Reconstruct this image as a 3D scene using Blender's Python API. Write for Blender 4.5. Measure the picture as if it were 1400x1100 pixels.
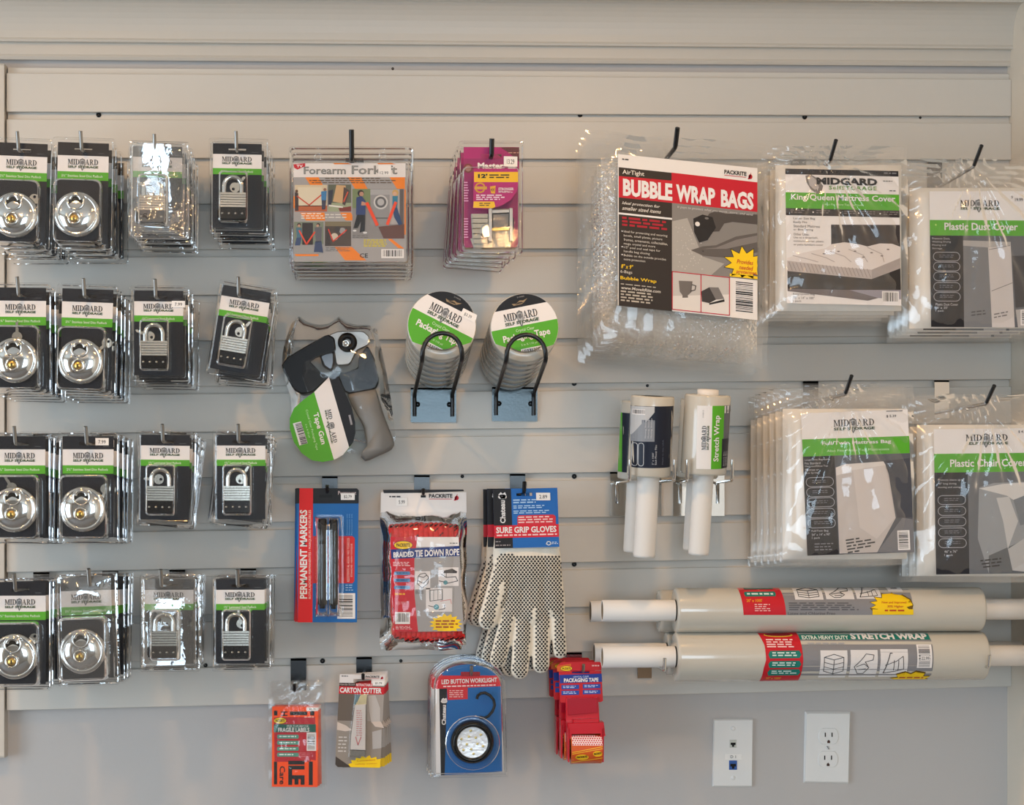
import bpy, bmesh, math, random
from math import sin, cos, pi, sqrt, atan2, atan, exp
from mathutils import Vector, noise, Matrix
from mathutils.bvhtree import BVHTree

for o in list(bpy.data.objects):
    bpy.data.objects.remove(o)
SC = bpy.context.scene
COL = SC.collection
random.seed(7)

# ------------------------------------------------------------------ camera, world, lights
FPX = 2200.0; TH = atan(0.0766); DIST = 2.718; HC = 1.45; HY = 700.0
CEIL = 2.42; XLEFT = -3.0; YREAR = -5.2
cam = bpy.data.cameras.new('camera'); camo = bpy.data.objects.new('camera', cam); COL.objects.link(camo)
cam.sensor_fit = 'HORIZONTAL'; cam.sensor_width = 36.0; cam.lens = FPX / 1400 * 36
cam.shift_y = (HY - 550) / 1400.0
camo.location = (0, -DIST, HC); camo.rotation_euler = (pi / 2, 0, -TH)
cam.clip_start = 0.05
SC.camera = camo
world = bpy.data.worlds.new('sky'); SC.world = world; world.use_nodes = True
wb = world.node_tree.nodes['Background']; wb.inputs[0].default_value = (0.75, 0.87, 1.0, 1); wb.inputs[1].default_value = 1.6
SC.view_settings.view_transform = 'Standard'; SC.view_settings.look = 'None'
SC.view_settings.gamma = 1.0; SC.view_settings.use_curve_mapping = False
SC.view_settings.exposure = -0.04
SC.cycles.transparent_max_bounces = 32
SC.cycles.max_bounces = 10

def area_light(name, loc, rot, sx, sy, power, col, spread=pi):
    l = bpy.data.lights.new(name, 'AREA'); l.shape = 'RECTANGLE'; l.size = sx; l.size_y = sy
    l.energy = power; l.color = col; l.spread = spread
    o = bpy.data.objects.new(name, l); COL.objects.link(o); o.location = loc; o.rotation_euler = rot
    return o
# daylight entering through the shop windows in the wall behind the camera
WIN_REAR = (-0.45, 0.85, 0.95, 2.15)      # x0, x1, z0, z1 in the wall behind the camera
WIN_LEFT = (-3.7, -1.1, 0.35, 2.15)         # y0, y1, z0, z1 in the left-hand wall
area_light('window_daylight', ((WIN_REAR[0] + WIN_REAR[1]) / 2, YREAR + 0.02, (WIN_REAR[2] + WIN_REAR[3]) / 2), (pi / 2, 0, 0), 1.3, 1.2, 36, (0.66, 0.84, 1.0))
area_light('window_daylight', (XLEFT + .02, (WIN_LEFT[0] + WIN_LEFT[1]) / 2, (WIN_LEFT[2] + WIN_LEFT[3]) / 2), (pi / 2, 0, -pi / 2), 2.6, 1.8, 66, (0.66, 0.84, 1.0))

# ------------------------------------------------------------------ pixel -> point on a plane `off` metres in front of the slat faces
def W(px, py, off=0.0):
    rx = (px - 700) / FPX; uz = (HY - py) / FPX
    dx = sin(TH) + cos(TH) * rx; dy = cos(TH) - sin(TH) * rx
    t = (DIST - off) / dy
    return Vector((t * dx, -off, HC + t * uz))

def crop(ox, oy, s):
    return lambda x, y: (ox + x / s, oy + y / s)
ident = lambda x, y: (x, y)

# ------------------------------------------------------------------ materials
def lin(c):
    c = c / 255.0
    return c / 12.92 if c <= 0.04045 else ((c + 0.055) / 1.055) ** 2.4
_mats = {}
def mat(name, rgb=(200, 200, 200), rough=0.5, metal=0.0, noise_amt=0.0, nscale=40.0, bump=0.0, bscale=200.0, spec=0.5, emit=0.0, coat=0.0):
    if name in _mats: return _mats[name]
    m = bpy.data.materials.new(name); m.use_nodes = True; nt = m.node_tree; b = nt.nodes['Principled BSDF']
    col = tuple(lin(c) for c in rgb) + (1,)
    b.inputs['Base Color'].default_value = col
    b.inputs['Roughness'].default_value = rough; b.inputs['Metallic'].default_value = metal
    b.inputs['Specular IOR Level'].default_value = spec
    b.inputs['Coat Weight'].default_value = coat
    if emit:
        b.inputs['Emission Color'].default_value = col; b.inputs['Emission Strength'].default_value = emit
    if noise_amt or bump:
        tc = nt.nodes.new('ShaderNodeTexCoord')
    if noise_amt:
        n = nt.nodes.new('ShaderNodeTexNoise'); n.inputs['Scale'].default_value = nscale; n.inputs['Detail'].default_value = 4
        nt.links.new(tc.outputs['Object'], n.inputs['Vector'])
        r = nt.nodes.new('ShaderNodeMapRange'); r.inputs[3].default_value = 1 - noise_amt; r.inputs[4].default_value = 1 + noise_amt
        nt.links.new(n.outputs['Fac'], r.inputs[0])
        h = nt.nodes.new('ShaderNodeVectorMath'); h.operation = 'SCALE'; h.inputs[0].default_value = col[:3]
        nt.links.new(r.outputs[0], h.inputs['Scale']); nt.links.new(h.outputs[0], b.inputs['Base Color'])
    if bump:
        n2 = nt.nodes.new('ShaderNodeTexNoise'); n2.inputs['Scale'].default_value = bscale; n2.inputs['Detail'].default_value = 3
        nt.links.new(tc.outputs['Object'], n2.inputs['Vector'])
        bp = nt.nodes.new('ShaderNodeBump'); bp.inputs['Strength'].default_value = bump; bp.inputs['Distance'].default_value = 0.002
        nt.links.new(n2.outputs['Fac'], bp.inputs['Height']); nt.links.new(bp.outputs[0], b.inputs['Normal'])
    _mats[name] = m
    return m

def ink(rgb, rough=0.42):
    return mat('ink_%d_%d_%d' % rgb, rgb, rough, spec=0.25)

def clear(name, k=1.0, base=0.02, rough=0.06, veil=0.0, veilcol=(235, 232, 225), tint=0.97, bump=0.0, bscale=60.0, vor=0.0, vscale=150.0):
    if name in _mats: return _mats[name]
    m = bpy.data.materials.new(name); m.use_nodes = True; nt = m.node_tree; N = nt.nodes; L = nt.links
    N.remove(N['Principled BSDF']); out = N['Material Output']
    tr = N.new('ShaderNodeBsdfTransparent'); tr.inputs[0].default_value = (tint, tint, tint, 1)
    gl = N.new('ShaderNodeBsdfGlossy'); gl.inputs['Roughness'].default_value = rough; gl.inputs[0].default_value = (1, 1, 1, 1)
    fr = N.new('ShaderNodeFresnel'); fr.inputs[0].default_value = 1.46
    mul = N.new('ShaderNodeMath'); mul.operation = 'MULTIPLY_ADD'; mul.inputs[1].default_value = k; mul.inputs[2].default_value = base; mul.use_clamp = True
    mix = N.new('ShaderNodeMixShader')
    L.new(fr.outputs[0], mul.inputs[0]); L.new(mul.outputs[0], mix.inputs[0]); L.new(tr.outputs[0], mix.inputs[1]); L.new(gl.outputs[0], mix.inputs[2])
    last = mix
    df = None
    if veil:
        df = N.new('ShaderNodeBsdfDiffuse'); df.inputs[0].default_value = tuple(lin(c) for c in veilcol) + (1,)
        m2 = N.new('ShaderNodeMixShader'); m2.inputs[0].default_value = veil
        L.new(mix.outputs[0], m2.inputs[1]); L.new(df.outputs[0], m2.inputs[2]); last = m2
    if bump or vor:
        tc = N.new('ShaderNodeTexCoord'); bp = N.new('ShaderNodeBump'); bp.inputs['Distance'].default_value = 0.003
        if vor:
            t = N.new('ShaderNodeTexVoronoi'); t.inputs['Scale'].default_value = vscale; bp.inputs['Strength'].default_value = vor; o = t.outputs['Distance']
        else:
            t = N.new('ShaderNodeTexNoise'); t.inputs['Scale'].default_value = bscale; t.inputs['Detail'].default_value = 3; bp.inputs['Strength'].default_value = bump; o = t.outputs['Fac']
        L.new(tc.outputs['Object'], t.inputs['Vector']); L.new(o, bp.inputs['Height'])
        L.new(bp.outputs[0], gl.inputs['Normal']); L.new(bp.outputs[0], fr.inputs['Normal'])
        if df: L.new(bp.outputs[0], df.inputs['Normal'])
    L.new(last.outputs[0], out.inputs['Surface'])
    _mats[name] = m
    return m

BLACK = (26, 26, 29); NAVY = (23, 25, 33); WHITE = (232, 229, 228); GREEN = (86, 170, 40); RED = (196, 28, 44); YELLOW = (246, 205, 20)
BLUE = (22, 100, 172); GREY = (128, 128, 130); TEAL = (24, 120, 108); DKGREY = (70, 70, 74); LOGOG = (60, 92, 40)
M_SLAT = mat('slat_laminate', (212, 207, 198), 0.42, noise_amt=0.02, nscale=9, bump=0.03, bscale=300)
M_GROOVE = mat('groove_back', (196, 191, 182), 0.5)
M_WALL = mat('wall_paint', (194, 190, 187), 0.6, noise_amt=0.015, nscale=6, bump=0.06, bscale=350)
M_WALLR = mat('wall_paint_side', (226, 214, 196), 0.6, noise_amt=0.015, nscale=6, bump=0.06, bscale=350)
M_REARW = mat('rear_wall_dimmed', (150, 146, 140), 0.6, noise_amt=0.015, nscale=6)  # colour darkened to stand in for the dimly lit rear of the shop
M_TRIM = mat('trim_paint', (208, 200, 188), 0.4, noise_amt=0.01, nscale=5)
M_CEIL = mat('ceiling_paint', (226, 222, 214), 0.7)
M_FLOOR = mat('floor_carpet', (118, 118, 120), 0.9, noise_amt=0.12, nscale=60)
M_CHROME = mat('chrome', (222, 220, 216), 0.10, 1.0)
M_STEEL = mat('brushed_steel', (186, 182, 172), 0.24, 1.0, bump=0.05, bscale=400)
M_ZINC = mat('zinc_wire', (168, 164, 158), 0.30, 1.0)
M_BRASS = mat('brass', (214, 176, 96), 0.25, 1.0)
M_BLKP = mat('black_plastic', (14, 14, 16), 0.34, spec=0.22)
M_BLKG = mat('black_gloss', (12, 12, 14), 0.18, spec=0.3)
M_BLKM = mat('black_coated_wire', (16, 17, 20), 0.28)
M_HOOKPL = mat('black_plate', (20, 20, 23), 0.22)
M_TAPEPL = mat('blued_plate', (72, 78, 80), 0.22, 0.85, bump=0.05, bscale=250)
M_GREYP = mat('grey_grip', (138, 134, 129), 0.5)
M_GREYM = mat('grey_metal', (176, 174, 170), 0.35, 0.6)
M_REDP = mat('red_plastic', (196, 12, 34), 0.22)
M_BLISTER = clear('clear_blister', 0.8, 0.0, 0.05, veil=0.01, tint=0.96, bump=0.10, bscale=45)
M_GLARE = clear('glare_blister', 3.0, 0.06, 0.05, veil=0.02, tint=0.95, bump=0.55, bscale=34)  # clear blister with reflection boosted, for packs that catch the window glare
M_BAG = clear('clear_bag', 1.0, 0.0, 0.07, veil=0.02, tint=0.97, bump=0.20, bscale=50)
M_BAGM = clear('poly_bag', 1.5, 0.03, 0.09, veil=0.20, tint=0.97, bump=0.25, bscale=50)
M_BAGH = clear('crisp_bag', 1.15, 0.0, 0.07, veil=0.025, tint=0.975, bump=0.15, bscale=50)
M_BUBBLE = clear('bubble_film', 1.3, 0.02, 0.12, veil=0.15, veilcol=(226, 222, 212), tint=0.97, vor=0.6, vscale=170)
M_POLY = mat('folded_poly', (226, 222, 214), 0.18, bump=0.12, bscale=70)
M_FILM = mat('stretch_film', (196, 191, 179), 0.16, bump=0.03, bscale=50, coat=0.5)
M_CORE = mat('paper_core', (226, 222, 216), 0.55)
M_CORED = mat('core_inside', (150, 132, 108), 0.8)
M_CLEARTAPE = mat('clear_tape_side', (176, 172, 162), 0.16)
M_ROLLIN = mat('tape_core_card', (120, 112, 98), 0.7)
M_COTTON = mat('knit_cotton', (232, 226, 212), 0.9, noise_amt=0.06, nscale=300, bump=0.5, bscale=600)
M_DOT = mat('rubber_dots', (34, 30, 28), 0.5)
M_ROPE = mat('red_rope', (206, 34, 34), 0.7, noise_amt=0.35, nscale=160, bump=0.6, bscale=420)
M_ROPEF = mat('rope_fleck', (30, 24, 26), 0.7)
M_WEB = mat('grey_webbing', (172, 170, 160), 0.75, noise_amt=0.15, nscale=220, bump=0.4, bscale=500)
M_PLATEW = mat('white_plate', (236, 236, 234), 0.25)
M_REFL = mat('lamp_reflector', (240, 244, 248), 0.3, 0.4, bump=0.4, bscale=160)
M_LED = mat('led_chip', (226, 214, 150), 0.3)

# ------------------------------------------------------------------ objects
ORG = {}; KIDS = {}
def link(o, parent=None):
    COL.objects.link(o)
    KIDS[o.name] = []
    if parent is not None:
        o.parent = parent; KIDS[parent.name].append(o); ORG[o.name] = ORG[parent.name]
    return o
def tag(o, label, cat, group=None, kind=None):
    if label: o['label'] = label
    if cat: o['category'] = cat
    if group: o['group'] = group
    if kind: o['kind'] = kind
    return o
def thing(name, loc, label, cat, group=None):
    o = bpy.data.objects.new(name, None); o.empty_display_size = 0.02
    COL.objects.link(o); KIDS[o.name] = []; o.location = loc; ORG[o.name] = Vector(loc)
    return tag(o, label, cat, group)
def dup(root, loc, rot=None, label=None, group=None, skip=()):
    r = root.copy(); COL.objects.link(r); KIDS[r.name] = []; r.location = loc; ORG[r.name] = Vector(loc)
    if rot is not None: r.rotation_euler = rot
    if label: r['label'] = label
    if group: r['group'] = group
    def rec(src, dst):
        for c in KIDS[src.name]:
            if c.name.split('.')[0] in skip: continue
            d = c.copy(); COL.objects.link(d); d.parent = dst; KIDS[d.name] = []; KIDS[dst.name].append(d)
            rec(c, d)
    rec(root, r)
    return r

class MB:
    def __init__(s): s.v = []; s.f = []; s.fm = []; s.sm = []; s.mats = []
    def mi(s, m):
        if m not in s.mats: s.mats.append(m)
        return s.mats.index(m)
    def add(s, vs, fs, m, smooth=False):
        b = len(s.v); s.v.extend(Vector(x) for x in vs); i = s.mi(m)
        for f in fs:
            s.f.append(tuple(b + k for k in f)); s.fm.append(i); s.sm.append(smooth)
        return s
    def box(s, a, b, m):
        x0, y0, z0 = a; x1, y1, z1 = b
        vs = [(x, y, z) for x in (x0, x1) for y in (y0, y1) for z in (z0, z1)]
        return s.add(vs, [(0, 1, 3, 2), (4, 6, 7, 5), (0, 4, 5, 1), (2, 3, 7, 6), (0, 2, 6, 4), (1, 5, 7, 3)], m)
    def tube(s, path, r, m, n=10, cap=True, smooth=True, flat=1.0):
        path = [Vector(p) for p in path]; k = len(path); rs = r if isinstance(r, (list, tuple)) else [r] * k
        vs = []; ref = None
        for i, p in enumerate(path):
            t = (path[min(i + 1, k - 1)] - path[max(i - 1, 0)])
            t = t.normalized() if t.length > 1e-9 else Vector((0, 0, 1))
            if ref is None:
                ref = Vector((0, 0, 1)) if abs(t.z) < 0.9 else Vector((1, 0, 0))
            a = (ref - t * ref.dot(t)).normalized(); ref = a; b = t.cross(a)
            for j in range(n):
                q = 2 * pi * j / n; vs.append(p + (a * cos(q) + b * sin(q) * flat) * rs[i])
        fs = [(i * n + j, i * n + (j + 1) % n, (i + 1) * n + (j + 1) % n, (i + 1) * n + j) for i in range(k - 1) for j in range(n)]
        s.add(vs, fs, m, smooth)
        if cap: s.add(vs[:n], [tuple(range(n - 1, -1, -1))], m); s.add(vs[-n:], [tuple(range(n))], m)
        return s
    def lathe(s, prof, c, ax, m, n=32, smooth=True, a0=0.0, a1=2 * pi, ref=None):
        """prof: (radius, height along ax)"""
        c = Vector(c); ax = Vector(ax).normalized()
        r = Vector(ref) if ref else (Vector((0, 0, 1)) if abs(ax.z) < 0.9 else Vector((1, 0, 0)))
        u = (r - ax * r.dot(ax)).normalized(); w = ax.cross(u); full = abs(a1 - a0 - 2 * pi) < 1e-6
        k = n if full else n + 1; vs = []
        for (rad, h) in prof:
            for j in range(k):
                q = a0 + (a1 - a0) * j / n; vs.append(c + ax * h + (u * cos(q) + w * sin(q)) * rad)
        fs = []
        for i in range(len(prof) - 1):
            for j in range(n):
                j2 = (j + 1) % k
                fs.append((i * k + j, i * k + j2, (i + 1) * k + j2, (i + 1) * k + j))
        return s.add(vs, fs, m, smooth)
    def slab(s, fr, pts, d0, d1, m, bev=0.0, smooth=False):
        """prism standing on the frame between heights d0 and d1 with an inset front edge"""
        n = len(pts); cx = sum(p[0] for p in pts) / n; cy = sum(p[1] for p in pts) / n
        vs = [fr(x, y, d0) for x, y in pts]
        if bev:
            vs += [fr(x, y, d1 - bev[1]) for x, y in pts]
            ins = []
            for x, y in pts:
                l = sqrt((x - cx) ** 2 + (y - cy) ** 2) or 1; q = max(0.0, 1 - bev[0] / l); ins.append((cx + (x - cx) * q, cy + (y - cy) * q))
            vs += [fr(x, y, d1) for x, y in ins]; lv = 3
        else:
            vs += [fr(x, y, d1) for x, y in pts]; lv = 2
        fs = [(i * n + j, i * n + (j + 1) % n, (i + 1) * n + (j + 1) % n, (i + 1) * n + j) for i in range(lv - 1) for j in range(n)]
        fs += [tuple((lv - 1) * n + j for j in range(n)), tuple(n - 1 - j for j in range(n))]
        return s.add(vs, fs, m, smooth)
    def loops(s, lps, m, smooth=True, cap=False):
        n = len(lps[0]); vs = [p for l in lps for p in l]
        fs = [(i * n + j, i * n + (j + 1) % n, (i + 1) * n + (j + 1) % n, (i + 1) * n + j) for i in range(len(lps) - 1) for j in range(n)]
        s.add(vs, fs, m, smooth)
        if cap: s.add(lps[-1], [tuple(range(n))], m, False)
        return s
    def grid(s, nx, ny, fn, m, smooth=True):
        vs = [fn(i / nx, j / ny) for j in range(ny + 1) for i in range(nx + 1)]
        fs = [(j * (nx + 1) + i, j * (nx + 1) + i + 1, (j + 1) * (nx + 1) + i + 1, (j + 1) * (nx + 1) + i) for j in range(ny) for i in range(nx)]
        return s.add(vs, fs, m, smooth)
    def build(s, name, parent=None, org=None):
        o0 = ORG[parent.name] if parent is not None else Vector(org if org is not None else (0, 0, 0))
        me = bpy.data.meshes.new(name); me.from_pydata([v - o0 for v in s.v], [], s.f)
        for m in s.mats: me.materials.append(m)
        me.polygons.foreach_set('material_index', s.fm); me.polygons.foreach_set('use_smooth', s.sm); me.update()
        o = bpy.data.objects.new(name, me)
        if parent is None: ORG[o.name] = o0; o.location = o0
        return link(o, parent)

def rr(x0, y0, x1, y1, r, n=5):
    pts = []
    for cx, cy, a in ((x1 - r, y0 + r, -pi / 2), (x1 - r, y1 - r, 0), (x0 + r, y1 - r, pi / 2), (x0 + r, y0 + r, pi)):
        for i in range(n + 1):
            q = a + i / n * pi / 2; pts.append((cx + r * cos(q), cy + r * sin(q)))
    return pts
def circ(cx, cy, r, n=20, ry=None):
    return [(cx + r * cos(2 * pi * i / n), cy + (ry or r) * sin(2 * pi * i / n)) for i in range(n)]

# ------------------------------------------------------------------ print: flat colours and lettering laid on a card
_tc = {}
def tmesh(st, bold=0.0, shear=0.0, sp=1.0):
    key = (st, bold, shear, sp)
    if key in _tc: return _tc[key]
    cu = bpy.data.curves.new('text', 'FONT'); cu.body = st; cu.resolution_u = 2; cu.offset = bold; cu.shear = shear; cu.space_character = sp
    ob = bpy.data.objects.new('text', cu); COL.objects.link(ob)
    dg = bpy.context.evaluated_depsgraph_get(); me = bpy.data.meshes.new_from_object(ob.evaluated_get(dg))
    vs = [(v.co.x, v.co.y) for v in me.vertices]; fs = [tuple(p.vertices) for p in me.polygons]
    bpy.data.objects.remove(ob); bpy.data.curves.remove(cu); bpy.data.meshes.remove(me)
    x0 = min(v[0] for v in vs); x1 = max(v[0] for v in vs); y0 = min(v[1] for v in vs); y1 = max(v[1] for v in vs)
    vs = [((x - x0) / (x1 - x0 or 1), (y - y0) / (y1 - y0 or 1)) for x, y in vs]
    _tc[key] = (vs, fs); return _tc[key]

def _bowl(x0, x1, y0, y1, tx, ty, n=7):
    """half ring from (x0,y1) round to (x0,y0); quads"""
    out = []; cy = (y0 + y1) / 2; ro = (x1 - x0, (y1 - y0) / 2); ri = (x1 - x0 - tx, (y1 - y0) / 2 - ty)
    for i in range(n):
        a = -pi / 2 + pi * i / n; b = -pi / 2 + pi * (i + 1) / n
        out.append([(x0 + ro[0] * cos(a), cy + ro[1] * sin(a)), (x0 + ro[0] * cos(b), cy + ro[1] * sin(b)),
                    (x0 + ri[0] * cos(b), cy + ri[1] * sin(b)), (x0 + ri[0] * cos(a), cy + ri[1] * sin(a))])
    return out
def R4(x0, y0, x1, y1): return [(x0, y0), (x1, y0), (x1, y1), (x0, y1)]
SERIF = {  # advance, polygons, y up, cap height 1
 'M': (1.18, [R4(.10, 0, .20, 1), R4(0, 0, .30, .07), R4(.88, 0, 1.08, 1), R4(.78, 0, 1.18, .07), R4(0, .93, .28, 1), R4(.92, .93, 1.18, 1), [(.10, 1), (.30, 1), (.66, .12), (.56, .0)], [(.56, 0), (.64, .12), (.95, 1), (.86, 1)]]),
 'I': (.46, [R4(.13, 0, .33, 1), R4(0, 0, .46, .07), R4(0, .93, .46, 1)]),
 'D': (.96, [R4(.13, 0, .33, 1), R4(0, 0, .42, .07), R4(0, .93, .42, 1)] + _bowl(.40, .96, 0, 1, .22, .07)),
 'A': (1.02, [[(.12, 0), (.20, 0), (.52, .90), (.46, 1)], [(.66, 0), (.90, 0), (.56, 1.02), (.44, 1.0)], R4(.26, .30, .72, .37), R4(0, 0, .32, .07), R4(.58, 0, 1.02, .07)]),
 'R': (.98, [R4(.13, 0, .33, 1), R4(0, 0, .45, .07), R4(0, .93, .42, 1)] + _bowl(.38, .80, .46, 1, .2, .07) + [[(.40, .5), (.56, .5), (.96, 0), (.72, 0)], R4(.70, 0, 1.0, .06)]),
}

class Print:
    def __init__(s, fr, d=0.0, step=0.00013, T=ident):
        s.fr = fr; s.d = d; s.st = step; s.T = T; s.art = MB(); s.let = MB(); s.sub = (1, 1); s.cut = None
    def P(s, x, y, lay): a, b = s.T(x, y); return s.fr(a, b, s.d + lay * s.st)
    def body(s, pts, thick, col):
        n = len(pts); f = [s.T(*p) for p in pts]
        vs = [s.fr(x, y, s.d) for x, y in f] + [s.fr(x, y, s.d - thick) for x, y in f]
        s.art.add(vs, [tuple(range(n)), tuple(range(2 * n - 1, n - 1, -1))] + [(j, j + n, (j + 1) % n + n, (j + 1) % n) for j in range(n)], ink(col))
    def flat(s, vs, fs, col, lay, mb):
        """add flat outlines; on a curved frame first cut them into strips so that they follow the surface"""
        if s.cut:
            ax, step = s.cut; bm = bmesh.new(); bv = [bm.verts.new((a, b, 0)) for a, b in vs]
            for f in fs:
                try: bm.faces.new([bv[i] for i in f])
                except ValueError: pass
            c = [v[ax] for v in vs]; k = math.floor(min(c) / step) + 1; nn = Vector((1, 0, 0)) if ax == 0 else Vector((0, 1, 0))
            bmesh.ops.triangulate(bm, faces=bm.faces[:])
            while k * step < max(c):
                bmesh.ops.bisect_plane(bm, geom=bm.verts[:] + bm.edges[:] + bm.faces[:], plane_co=nn * k * step, plane_no=nn); k += 1
            bm.verts.index_update(); vs = [(v.co.x, v.co.y) for v in bm.verts]; fs = [tuple(v.index for v in f.verts) for f in bm.faces]; bm.free()
        mb.add([s.P(x, y, lay) for x, y in vs], fs, col if isinstance(col, bpy.types.Material) else ink(col))
    def poly(s, pts, col, lay=1, let=False):
        s.flat(list(pts), [tuple(range(len(pts)))], col, lay, s.let if let else s.art)
    def rect(s, x0, y0, x1, y1, col, lay=1, let=False):
        nx, ny = s.sub
        if nx * ny == 1: return s.poly([(x0, y0), (x1, y0), (x1, y1), (x0, y1)], col, lay, let)
        (s.let if let else s.art).grid(nx, ny, lambda u, v: s.P(x0 + (x1 - x0) * u, y0 + (y1 - y0) * v, lay), ink(col))
    def disc(s, cx, cy, r, col, lay=1, ry=None, n=20): s.poly(circ(cx, cy, r, n, ry), col, lay)
    def star(s, cx, cy, rx, ry, col, lay=2, n=14, k=0.72, clip=None):
        pts = []
        for i in range(2 * n):
            q = 2 * pi * i / (2 * n); f = 1.0 if i % 2 == 0 else k
            x = cx + rx * f * cos(q); y = cy + ry * f * sin(q)
            if clip: x = min(x, clip[0]); y = min(y, clip[1])
            pts.append((x, y))
        s.poly(pts, col, lay)
    def line(s, pts, w, col, lay=2, let=False, closed=False):
        k = len(pts)
        for i in range(k if closed else k - 1):
            (ax, ay), (bx, by) = pts[i], pts[(i + 1) % k]; dx, dy = bx - ax, by - ay; l = sqrt(dx * dx + dy * dy) or 1
            nx, ny = -dy / l * w / 2, dx / l * w / 2; ex, ey = dx / l * w * .3, dy / l * w * .3
            s.poly([(ax + nx - ex, ay + ny - ey), (bx + nx + ex, by + ny + ey), (bx - nx + ex, by - ny + ey), (ax - nx - ex, ay - ny - ey)], col, lay, let)
    def frame_rect(s, x0, y0, x1, y1, w, col, lay=2):
        s.rect(x0, y0, x1, y0 + w, col, lay); s.rect(x0, y1 - w, x1, y1, col, lay); s.rect(x0, y0, x0 + w, y1, col, lay); s.rect(x1 - w, y0, x1, y1, col, lay)
    def tq(s, st, p0, ux, uy, col, lay=5, bold=0.0, shear=0.0, sp=1.0):
        vs, fs = tmesh(st, bold, shear, sp)
        s.flat([(p0[0] + ux[0] * a + uy[0] * b, p0[1] + ux[1] * a + uy[1] * b) for a, b in vs], fs, col, lay, s.let)
    def text(s, st, x0, y0, x1, y1, col, lay=5, bold=0.0, shear=0.0, sp=1.0):
        s.tq(st, (x0, y1), (x1 - x0, 0), (0, y0 - y1), col, lay, bold, shear, sp)
    def textv(s, st, x0, y0, x1, y1, col, lay=5, bold=0.0, up=True, sp=1.0):
        """lettering turned a quarter: reading upwards (up) or downwards"""
        if up: s.tq(st, (x1, y1), (0, y0 - y1), (x0 - x1, 0), col, lay, bold, 0, sp)
        else: s.tq(st, (x0, y0), (0, y1 - y0), (x1 - x0, 0), col, lay, bold, 0, sp)
    def greek(s, x0, y0, x1, y1, n, col, lay=5, fill=0.5, ragged=0.25, word=None, seed=0, slope=0.0):
        rn = random.Random(seed + int(x0 * 3 + y0)); h = (y1 - y0) / n; w = word or (x1 - x0) / 6
        for i in range(n):
            x = x0; end = x1 - rn.random() * ragged * (x1 - x0)
            while x < end - w * .2:
                l = min(w * (0.5 + rn.random()), end - x); y = y0 + i * h + slope * (x - x0)
                s.poly([(x, y), (x + l, y + slope * l), (x + l, y + slope * l + h * fill), (x, y + h * fill)], col, lay, True); x += l + w * .28
    def bars(s, x0, y0, x1, y1, lay=3, vert=True, seed=1, pad=0.08):
        s.rect(x0, y0, x1, y1, WHITE, lay); rn = random.Random(seed)
        a, b = (x0, x1) if vert else (y0, y1); L = b - a; p = a + L * pad; u = L / 62
        while p < b - L * pad:
            w = u * rn.choice((1, 1, 2, 3))
            if vert: s.poly(R4(p, y0 + (y1 - y0) * .1, min(p + w, b), y1 - (y1 - y0) * .18), BLACK, lay + 1, True)
            else: s.poly(R4(x0 + (x1 - x0) * .1, p, x1 - (x1 - x0) * .14, min(p + w, b)), BLACK, lay + 1, True)
            p += w + u * rn.choice((1, 2, 2))
    def logo(s, p0, ux, uy, lay=4, green=LOGOG):
        """storage company mark: MID shield ARD over SELF STORAGE; p0 lower left, ux width vector, uy height vector"""
        m = lambda a, b: (p0[0] + ux[0] * a + uy[0] * b, p0[1] + ux[1] * a + uy[1] * b)
        lw = sqrt(ux[0] ** 2 + ux[1] ** 2); lh = sqrt(uy[0] ** 2 + uy[1] ** 2); cap = 0.62; k = cap * lh / lw * 0.95
        def word(st, x):
            for ch in st:
                adv, ps = SERIF[ch]
                for q in ps: s.poly([m(x + a * k, 1 - cap + b * cap) for a, b in q], BLACK, lay + 1, True)
                x += (adv + 0.05) * k
        wl = sum(SERIF[c][0] + .05 for c in 'MID') * k; wr = sum(SERIF[c][0] + .05 for c in 'ARD') * k
        sc = min(1.0, 0.385 / wl) if wl else 1
        k *= sc; wl *= sc; wr *= sc
        word('MID', 0.0); word('ARD', 1.0 - wr)
        g0 = (wl + 1 - wr) / 2
        sh = lambda f: [m(g0 + a * f, .46 + b * f * 1.0) for a, b in ((-.085, .52), (-.04, .58), (0, .66), (.04, .58), (.085, .52), (.095, .15), (.075, -.3), (0, -.78), (-.075, -.3), (-.095, .15))]
        s.poly(sh(1.0), (104, 106, 108), lay, True); s.poly(sh(0.78), (176, 178, 180), lay + .5, True)
        s.poly([m(g0 - .05, .78), m(g0 + .045, .86), m(g0 + .065, .55), m(g0 + .0, .40), m(g0 - .055, .52)], (112, 114, 118), lay + .8, True)
        s.tq('SELF STORAGE', m(0, 0), (ux[0], ux[1]), (uy[0] * .27, uy[1] * .27), (24, 34, 22), lay + 1.6, 0.03)
        s.tq('SELF STORAGE', m(0.006, 0.02), (ux[0], ux[1]), (uy[0] * .25, uy[1] * .25), green, lay + 2.2, 0.0)
    def oval_brand(s, cx, cy, rx, ry, st='PACKRITE', lay=4):
        s.disc(cx, cy, rx, (40, 36, 60), lay, ry); s.disc(cx, cy, rx * .95, YELLOW, lay + 1, ry * .88)
        s.text(st, cx - rx * .72, cy - ry * .42, cx + rx * .72, cy + ry * .42, BLACK, lay + 2, 0.03)
    def packrite(s, x0, y0, x1, y1, lay=5):
        w = x1 - x0; h = y1 - y0
        s.text('PACKRITE', x0, y0, x0 + w * .78, y0 + h * .6, BLACK, lay, 0.03)
        s.poly(R4(x0, y0 + h * .74, x0 + w * .76, y0 + h * .82), RED, lay, True)
        s.disc(x0 + w * .92, y0 + h * .62, w * .07, RED, lay, h * .34, 10); s.poly([(x0 + w * .82, y0 + h), (x0 + w * .95, y0 - h * .05), (x0 + w * .90, y0 + h)], RED, lay, True)
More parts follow.
